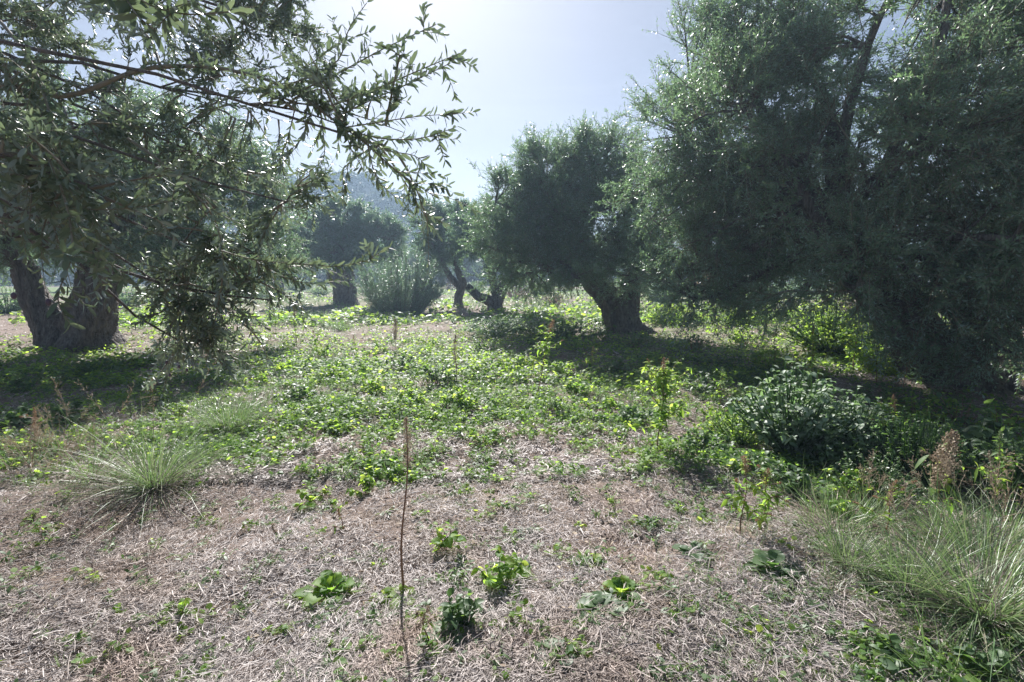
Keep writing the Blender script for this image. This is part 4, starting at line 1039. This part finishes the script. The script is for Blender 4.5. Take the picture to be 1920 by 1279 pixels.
for i, (px, py, r, h, lab) in enumerate([(1090, 665, .5, .4, "shaded leafy weed at the left of the leaning olive's shade"), (1150, 700, .4, .3, "shaded low weed in the front of the leaning olive's shade"), (1190, 650, .5, .4, "shaded weed in front of the leaning centre bole"),
        (1240, 690, .4, .3, "shaded weed behind the tall bushy weed"), (1300, 660, .5, .45, "shaded weed in the middle of the right-hand shade"), (1350, 690, .45, .4, "shaded weed left of the silvery shrub"),
        (1400, 645, .5, .45, "weed at the rear right end of the centre shade"), (1330, 735, .35, .3, "shaded weed between the tall bushy weed and the silvery shrub"), (1120, 625, .5, .45, "dim weed touching the leaning centre bole"), (1440, 700, .4, .4, "weed just behind the silvery shrub"),
        (60, 720, .4, .3, "shaded weed below the left forked bole"), (170, 700, .4, .3, "shaded weed right of the left forked bole's foot"), (260, 690, .4, .3, "shaded weed in the middle of the left shade"), (130, 790, .35, .25, "shaded weed at the front of the left shade"), (20, 800, .3, .25, "weed at the left edge of the left shade")]):
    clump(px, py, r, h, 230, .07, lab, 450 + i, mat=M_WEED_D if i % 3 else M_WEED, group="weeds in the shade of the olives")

for i, (px, py, r, h, lab) in enumerate([(1720, 790, .4, .35, "shaded weed in front of the big leaning bole"), (1800, 800, .4, .4, "shaded weed between the big bole and the deep green plant"), (1880, 830, .4, .4, "shaded weed above the deep green plant at right"),
        (1660, 760, .35, .3, "weed just left of the big leaning bole's foot"), (1770, 860, .35, .35, "weed behind the tall dry stalk at right"), (1500, 930, .25, .2, "low weed in front of the silvery shrub"), (1580, 940, .25, .25, "low weed left of the small feathery bush"),
        (1320, 850, .25, .2, "low weed left of the fine yellow-green bush"), (1350, 790, .3, .25, "weed between the tall bushy weed and the fine bush")]):
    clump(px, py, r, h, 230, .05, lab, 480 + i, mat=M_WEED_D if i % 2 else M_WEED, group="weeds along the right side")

# silvery broad-leaved shrub at right
def shrub(px, py, r, h, n, ll, label, seed, mat, broad, name="leafy_shrub", cat="shrub"):
    c = clump(px, py, r, h, n, ll, label, seed, mat=mat, broad=broad, name=name, smat=M_WEED_D)
    c["category"] = cat
    return c


shrub(1480, 850, .56, .88, 1900, .062, "silvery broad-leaved shrub in front of the big right olive", 501, M_SILVER, .36)
shrub(1590, 850, .42, .62, 1500, .055, "silvery shrub's right-hand neighbour nearer the big bole", 502, M_SILVER, .36)
shrub(1570, 880, .30, .40, 800, .05, "small green shrub at the foot of the silvery shrubs", 503, M_WEED_D, .36)
shrub(1560, 665, 1.1, 1.05, 3400, .085, "sunlit yellow-green shrub seen left of the big leaning bole", 504, M_WEED, .3)
shrub(1655, 700, .6, .75, 1500, .075, "sunlit green shrub touching the big leaning bole", 505, M_WEED, .3)
shrub(1260, 612, 1.0, .7, 1500, .09, "sunlit low shrub behind the leaning centre olive's shade", 506, M_WEED, .3)
shrub(1400, 610, 1.1, .8, 1600, .09, "sunlit low shrub between the leaning olive and the big olive", 512, M_WEED, .3)
shrub(930, 630, 1.1, .6, 1700, .08, "grey-green bush of broad leaves below the twin-limbed olive", 507, M_SILVER, .3)
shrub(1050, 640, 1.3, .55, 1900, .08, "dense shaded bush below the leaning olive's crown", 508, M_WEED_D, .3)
shrub(1840, 880, .22, .55, 220, .10, "deep green broad-leaved plant in the shade at far right", 509, M_WEED_D, .42, "leafy_plant", "plant")
shrub(1390, 830, .35, .4, 1300, .035, "fine yellow-green bush left of the silvery shrub", 510, M_WEED, .25)
shrub(1710, 890, .42, .6, 2600, .032, "feathery dull green bush in the right-hand shade", 511, M_WEED_D, .16)
shrub(1640, 940, .3, .4, 1500, .03, "small feathery yellow-green bush in front of the silvery shrubs", 513, M_GRASS, .16)
shrub(1890, 930, .4, .6, 1200, .05, "dull green bush at the right edge below the big olive", 514, M_WEED_D, .3)
shrub(860, 1190, .10, .22, 120, .045, "leafy upright weed in the bottom centre by the brown seed tuft", 515, M_WEED_D, .3, "leafy_weed", "weed")
shrub(940, 1110, .13, .2, 110, .045, "leafy upright weed right of the round-leaved seedling", 516, M_WEED, .35, "leafy_weed", "weed")
b0 = shrub(1010, 556, 1.3, 1.1, 1500, .12, "low bush in the meadow beyond the leaning olive", 517, M_SILVER, .25, "meadow_bush", "bush")
rb2 = np.random.default_rng(15)
for px, py, sc, lab in [(600, 556, .8, "low bush behind the straight-boled olive"), (690, 551, .8, "low bush left of the sucker shrub"), (815, 558, .7, "low bush between sucker shrub and slender olive"), (890, 552, 1.0, "low bush framed by the slender and the twin-limbed olive"),
                        (1240, 562, 1.1, "low bush beyond the leaning olive on the right"), (1290, 556, 1.2, "low bush below the orange-leaved bush"), (1350, 560, 1.2, "low bush right of the orange-leaved bush"), (1440, 566, 1.2, "low bush under the left side of the big crown"),
                        (1500, 556, 1.4, "low bush farther off under the big crown"), (560, 548, 1.2, "low bush right of the pale-boled olive"), (240, 575, 1.1, "low bush right of the left forked bole"), (320, 566, 1.1, "low bush behind the near drooping twigs"), (470, 560, 1.0, "low bush left of the pale-boled olive"), (15, 590, 1.1, "low bush at the left edge beyond the forked bole")]:
    copy_tree(b0, lab, gnd(px, py), rb2.uniform(0, 6.28), sc, "low bushes in the meadow behind the trees")

# tall weeds
tall_weed(1234, 852, .88, "tall bushy weed with brown seed spike casting a long shadow", 601, nleaf=520, ll=.085, head=.20, spread=.34, fr=(.28, .9), branches=26, lean=(.03, 0))
tall_weed(1008, 748, 1.05, "tall pale leaning weed with tan plume left of the dark shade", 602, nleaf=200, ll=.09, head=.16, lean=(.2, 0), fr=(.4, .9), branches=12, spread=.25, hw=.026)
tall_weed(855, 720, .72, "dark brown withered spike in the middle of the green patch", 603, nleaf=0, head=.5, branches=5, hw=.026, hm=M_STEM_R)
tall_weed(556, 655, .95, "tall weed with orange-brown spike behind the green patch at left", 604, nleaf=70, head=.28, branches=8, ll=.08, hw=.035, spread=.2)
tall_weed(742, 655, .75, "cluster-topped pale dry weed at the back of the green patch", 605, nleaf=10, head=.45, branches=9, hw=.045, hm=M_DRY, spread=.3)
tall_weed(757, 1112, .93, "thin tall red-brown stalk with a fluffy tan tip", 606, nleaf=0, head=.24, branches=0 + 1, lean=(.04, 0), hw=.022, hm=M_DRY, name="dry_stalk", bare=True, spread=.02)
tall_weed(1390, 1010, .50, "left weed of a pair with brown seed tuft on the straw", 607, nleaf=90, ll=.06, head=.1, branches=8, spread=.16)
tall_weed(1425, 1012, .42, "right weed of a pair with reddish brown seed tuft", 608, nleaf=80, ll=.06, head=.1, branches=7, spread=.14, lean=(.03, 0))
tall_weed(1655, 1030, .36, "short plant with an orange-brown spike among the right grasses", 609, nleaf=60, ll=.05, head=.16, branches=5, lean=(.04, 0), hw=.016)
tall_weed(1750, 985, .62, "tall dry grass-like stalk with spreading tan head at right", 610, nleaf=20, ll=.12, head=.36, branches=12, hw=.05, hm=M_DRY, lean=(.05, 0), name="dry_stalk", spread=.12)
tall_weed(72, 850, .40, "dark dry spike at the left edge of the shade", 611, nleaf=0, head=.2, branches=4, hw=.014, name="dry_stalk")
tall_weed(285, 760, .38, "small brown spike standing before the left shade", 612, nleaf=30, ll=.04, head=.14, branches=4, hw=.014)
tall_weed(590, 660, .45, "short weed with brown tip beside the tall orange-brown spike", 613, nleaf=60, head=.12, branches=5)
tall_weed(640, 1005, .18, "thin dark sprig in the spreading leafy weed", 614, nleaf=8, ll=.03, head=.05, branches=2, spread=.04, hw=.006)
tall_weed(515, 1000, .10, "tiny tan stub standing in the left straw", 615, nleaf=0, head=.06, branches=1, spread=.02, hw=.010, hm=M_DRY, name="dry_stalk")
tall_weed(800, 1235, .20, "brown seed tuft by the bottom edge", 616, nleaf=24, ll=.04, head=.07, branches=3, hw=.022, hm=M_DRY, spread=.06)
tall_weed(1205, 1000 - 240, .35, "small upright green weed left of the tall bushy weed", 617, nleaf=60, ll=.06, head=.0, branches=5)
tall_weed(1690, 745, .9, "spindly weed with many dry twigs before the big bole", 618, nleaf=40, ll=.05, head=.3, branches=14, spread=.4, hw=.02, lean=(.2, 0), hm=M_DRY)
tall_weed(1600, 700, 1.1, "tall yellow-green seeding weed in the sun by the leaning bole", 619, nleaf=200, ll=.1, head=.3, branches=12, spread=.3, hm=M_GRASS)

for i, (px, py, h, nl, hd, lab) in enumerate([(1520, 700, .8, 160, .2, "leafy weed with pale spike behind the silvery shrub"), (1450, 690, .7, 120, .18, "slender weed with pale spike rising at the shade's right end"), (1640, 730, .8, 160, .2, "leafy weed with pale spike beside the big bole's foot"),
        (1350, 760, .5, 90, .14, "short leafy spike weed right of the tall bushy weed"), (1665, 860, .6, 140, .16, "leafy spike weed right of the silvery shrubs"), (1860, 960, .6, 100, .2, "leafy spike weed above the right edge grass"),
        (665, 660, .45, 70, .12, "small spike weed at the back left of the green patch"), (490, 720, .4, 60, .12, "small spike weed left of the green patch"), (1110, 700, .5, 90, .14, "small spike weed at the front of the centre shade")]):
    tall_weed(px, py, h, lab, 640 + i, nleaf=nl, ll=.07, head=hd, branches=10, spread=.22, hm=M_GRASS if i % 2 else M_SEED, hw=.016)

# grass tussocks
tussock(290, 905, 420, 1.0, "spiky grey-green grass tussock on the left straw", 701, pan=3, spread=1.15, r0=.09)
tussock(175, 900, 90, .75, "arching grass with nodding seed heads left of the tussock", 702, pan=5, bias=(.1, 0))
tussock(1840, 1165, 640, .68, "largest long-bladed grass tussock at the right edge", 703, pan=4, spread=1.3, r0=.12, lo=.15, w=.002)
tussock(1700, 1120, 340, .5, "grass tussock left of the largest one", 704, pan=2, spread=1.1, r0=.1)
tussock(1590, 1080, 240, .36, "small grass tuft at the left of the right-hand grasses", 705, spread=1.0, r0=.1)
tussock(1760, 1010, 200, .5, "grass clump around the tall dry stalk at right", 706, pan=3, r0=.1, w=.0018)
tussock(1620, 985, 240, .34, "pale wispy grass patch at the back of the right-hand grasses", 707, pan=4, r0=.16, mat=M_GRASS)
tussock(1890, 1010, 160, .5, "grass with drooping tan heads at the right edge", 708, pan=5, bias=(.0, 0), r0=.1)
tussock(60, 885, 140, .35, "dry twiggy grass tangle at the left edge", 709, pan=14, r0=.22, mat=M_DRY)
tussock(640, 615, 240, .5, "low grass tuft before the straight-boled olive", 710, w=.004, r0=.25)
tussock(430, 800, 600, .5, "soft green grass patch right of the left tussock", 711, r0=.25)
tussock(1790, 1255, 220, .3, "short grass patch at the bottom right", 712, r0=.2)
tussock(1640, 650, 260, 1.0, "tall sunlit grass clump by the big leaning bole", 713, w=.005, r0=.4, lo=.8, pan=6)


tussock(1560, 1010, 260, .4, "thin green grass patch right of the weed pair", 714, r0=.2)
tussock(1850, 1060, 300, .6, "leaning grass clump behind the largest tussock", 715, r0=.14, pan=2, bias=(.25, 0))
tussock(1480, 930, 220, .32, "low grass patch behind the weed pair", 716, r0=.22)
tussock(370, 860, 240, .4, "thin grass at the right flank of the left tussock", 717, r0=.18)
tussock(120, 850, 220, .4, "short dry grass left of the left tussock", 718, r0=.2, mat=M_DRY, pan=4)

# dry thistly bushes in the distance
for px, py, h, lab in [(965, 560, 1.3, "pale mauve dry bush beyond the twin-limbed olive"), (1040, 575, .9, "tawny dry bush left of the leaning bole"), (1590, 590, 1.1, "dry reedy bush behind the sunlit right shrubs"), (845, 530 + 14, 1.4, "dusty pink dry bush far behind the slender olive")]:
    r_ = clump(px, py, h * .9, h, 700, .10, lab, int(px), mat=M_DRY, broad=.12, name="dry_bush"); r_["category"] = "bush"


# far turquoise sheet, red panel and post seen through gaps
def box(mb, c, s, mat=0):
    c = np.array(c, float); s = np.array(s, float) / 2
    o = np.array([[-1, -1, -1], [1, -1, -1], [1, 1, -1], [-1, 1, -1], [-1, -1, 1], [1, -1, 1], [1, 1, 1], [-1, 1, 1]], float) * s + c
    F = np.array([[0, 3, 2, 1], [4, 5, 6, 7], [0, 1, 5, 4], [1, 2, 6, 5], [2, 3, 7, 6], [3, 0, 4, 7]])
    mb._add(o, F, mat, np.full(6, .5))


g = gnd(803, 533); e = empty("covered_stack", g, "turquoise sheet over a low stack far behind the slender olive", "tarp")
mb = MB(); box(mb, (0, 0, .55), (2.2, 1.4, 1.1)); mb.build("stack", [flat_mat("stack_grey", (.3, .3, .28))], e)
mb = MB(); xs_ = np.linspace(-1.3, 1.3, 24); ys_ = np.linspace(-.9, .9, 14); X, Y = np.meshgrid(xs_, ys_)
Z = 1.14 + .10 * vnoise(X, Y, 4, 2) - .7 * np.clip(np.abs(X) - 1.12, 0, 1) * 5 * .5 - .7 * np.clip(np.abs(Y) - .72, 0, 1) * 5 * .5
idx = np.arange(X.size).reshape(X.shape); F = np.stack([idx[:-1, :-1], idx[:-1, 1:], idx[1:, 1:], idx[1:, :-1]], -1).reshape(-1, 4)
mb._add(np.stack([X, Y, Z], -1), F, 0, np.zeros(len(F))); mb.build("sheet", [flat_mat("turquoise_sheet", (.10, .50, .60), .4)], e, smooth=True)
g = gnd(1402, 545); e = empty("gate_post", g, "slim grey post with a red board far behind the right olive", "post")
mb = MB(); mb.tubes(np.array([[(0, 0, -.1), (0, 0, 1.2), (0, 0, 2.1)]], float), np.array([[.06, .06, .055]]), 8, 0); box(mb, (0, 0, 2.12), (.15, .15, .05)); mb.build("post", [flat_mat("post_grey", (.4, .4, .42))], e)
mb = MB(); box(mb, (.75, .08, 1.35), (1.1, .05, .42)); box(mb, (.75, .04, 1.35), (1.0, .03, .06)); mb.build("red_board", [flat_mat("red_paint", (.5, .07, .06))], e)

# ------------------------------------------------------------------ haze
def haze():
    mb = MB(); box(mb, (0, 0, 14.5), (900, 860, 33))
    m, nt, out = new_mat("haze_air")
    v = nt.nodes.new("ShaderNodeVolumePrincipled")
    v.inputs["Color"].default_value = (.55, .76, 1.0, 1)
    v.inputs["Density"].default_value = .0019
    v.inputs["Anisotropy"].default_value = .35
    nt.links.new(v.outputs[0], out.inputs["Volume"])
    o = mb.build("haze", [m]); tag(o, kind="stuff")
    o.visible_shadow = True


haze()
print("polys", sum(len(o.data.polygons) for o in bpy.data.objects if o.type == 'MESH'))
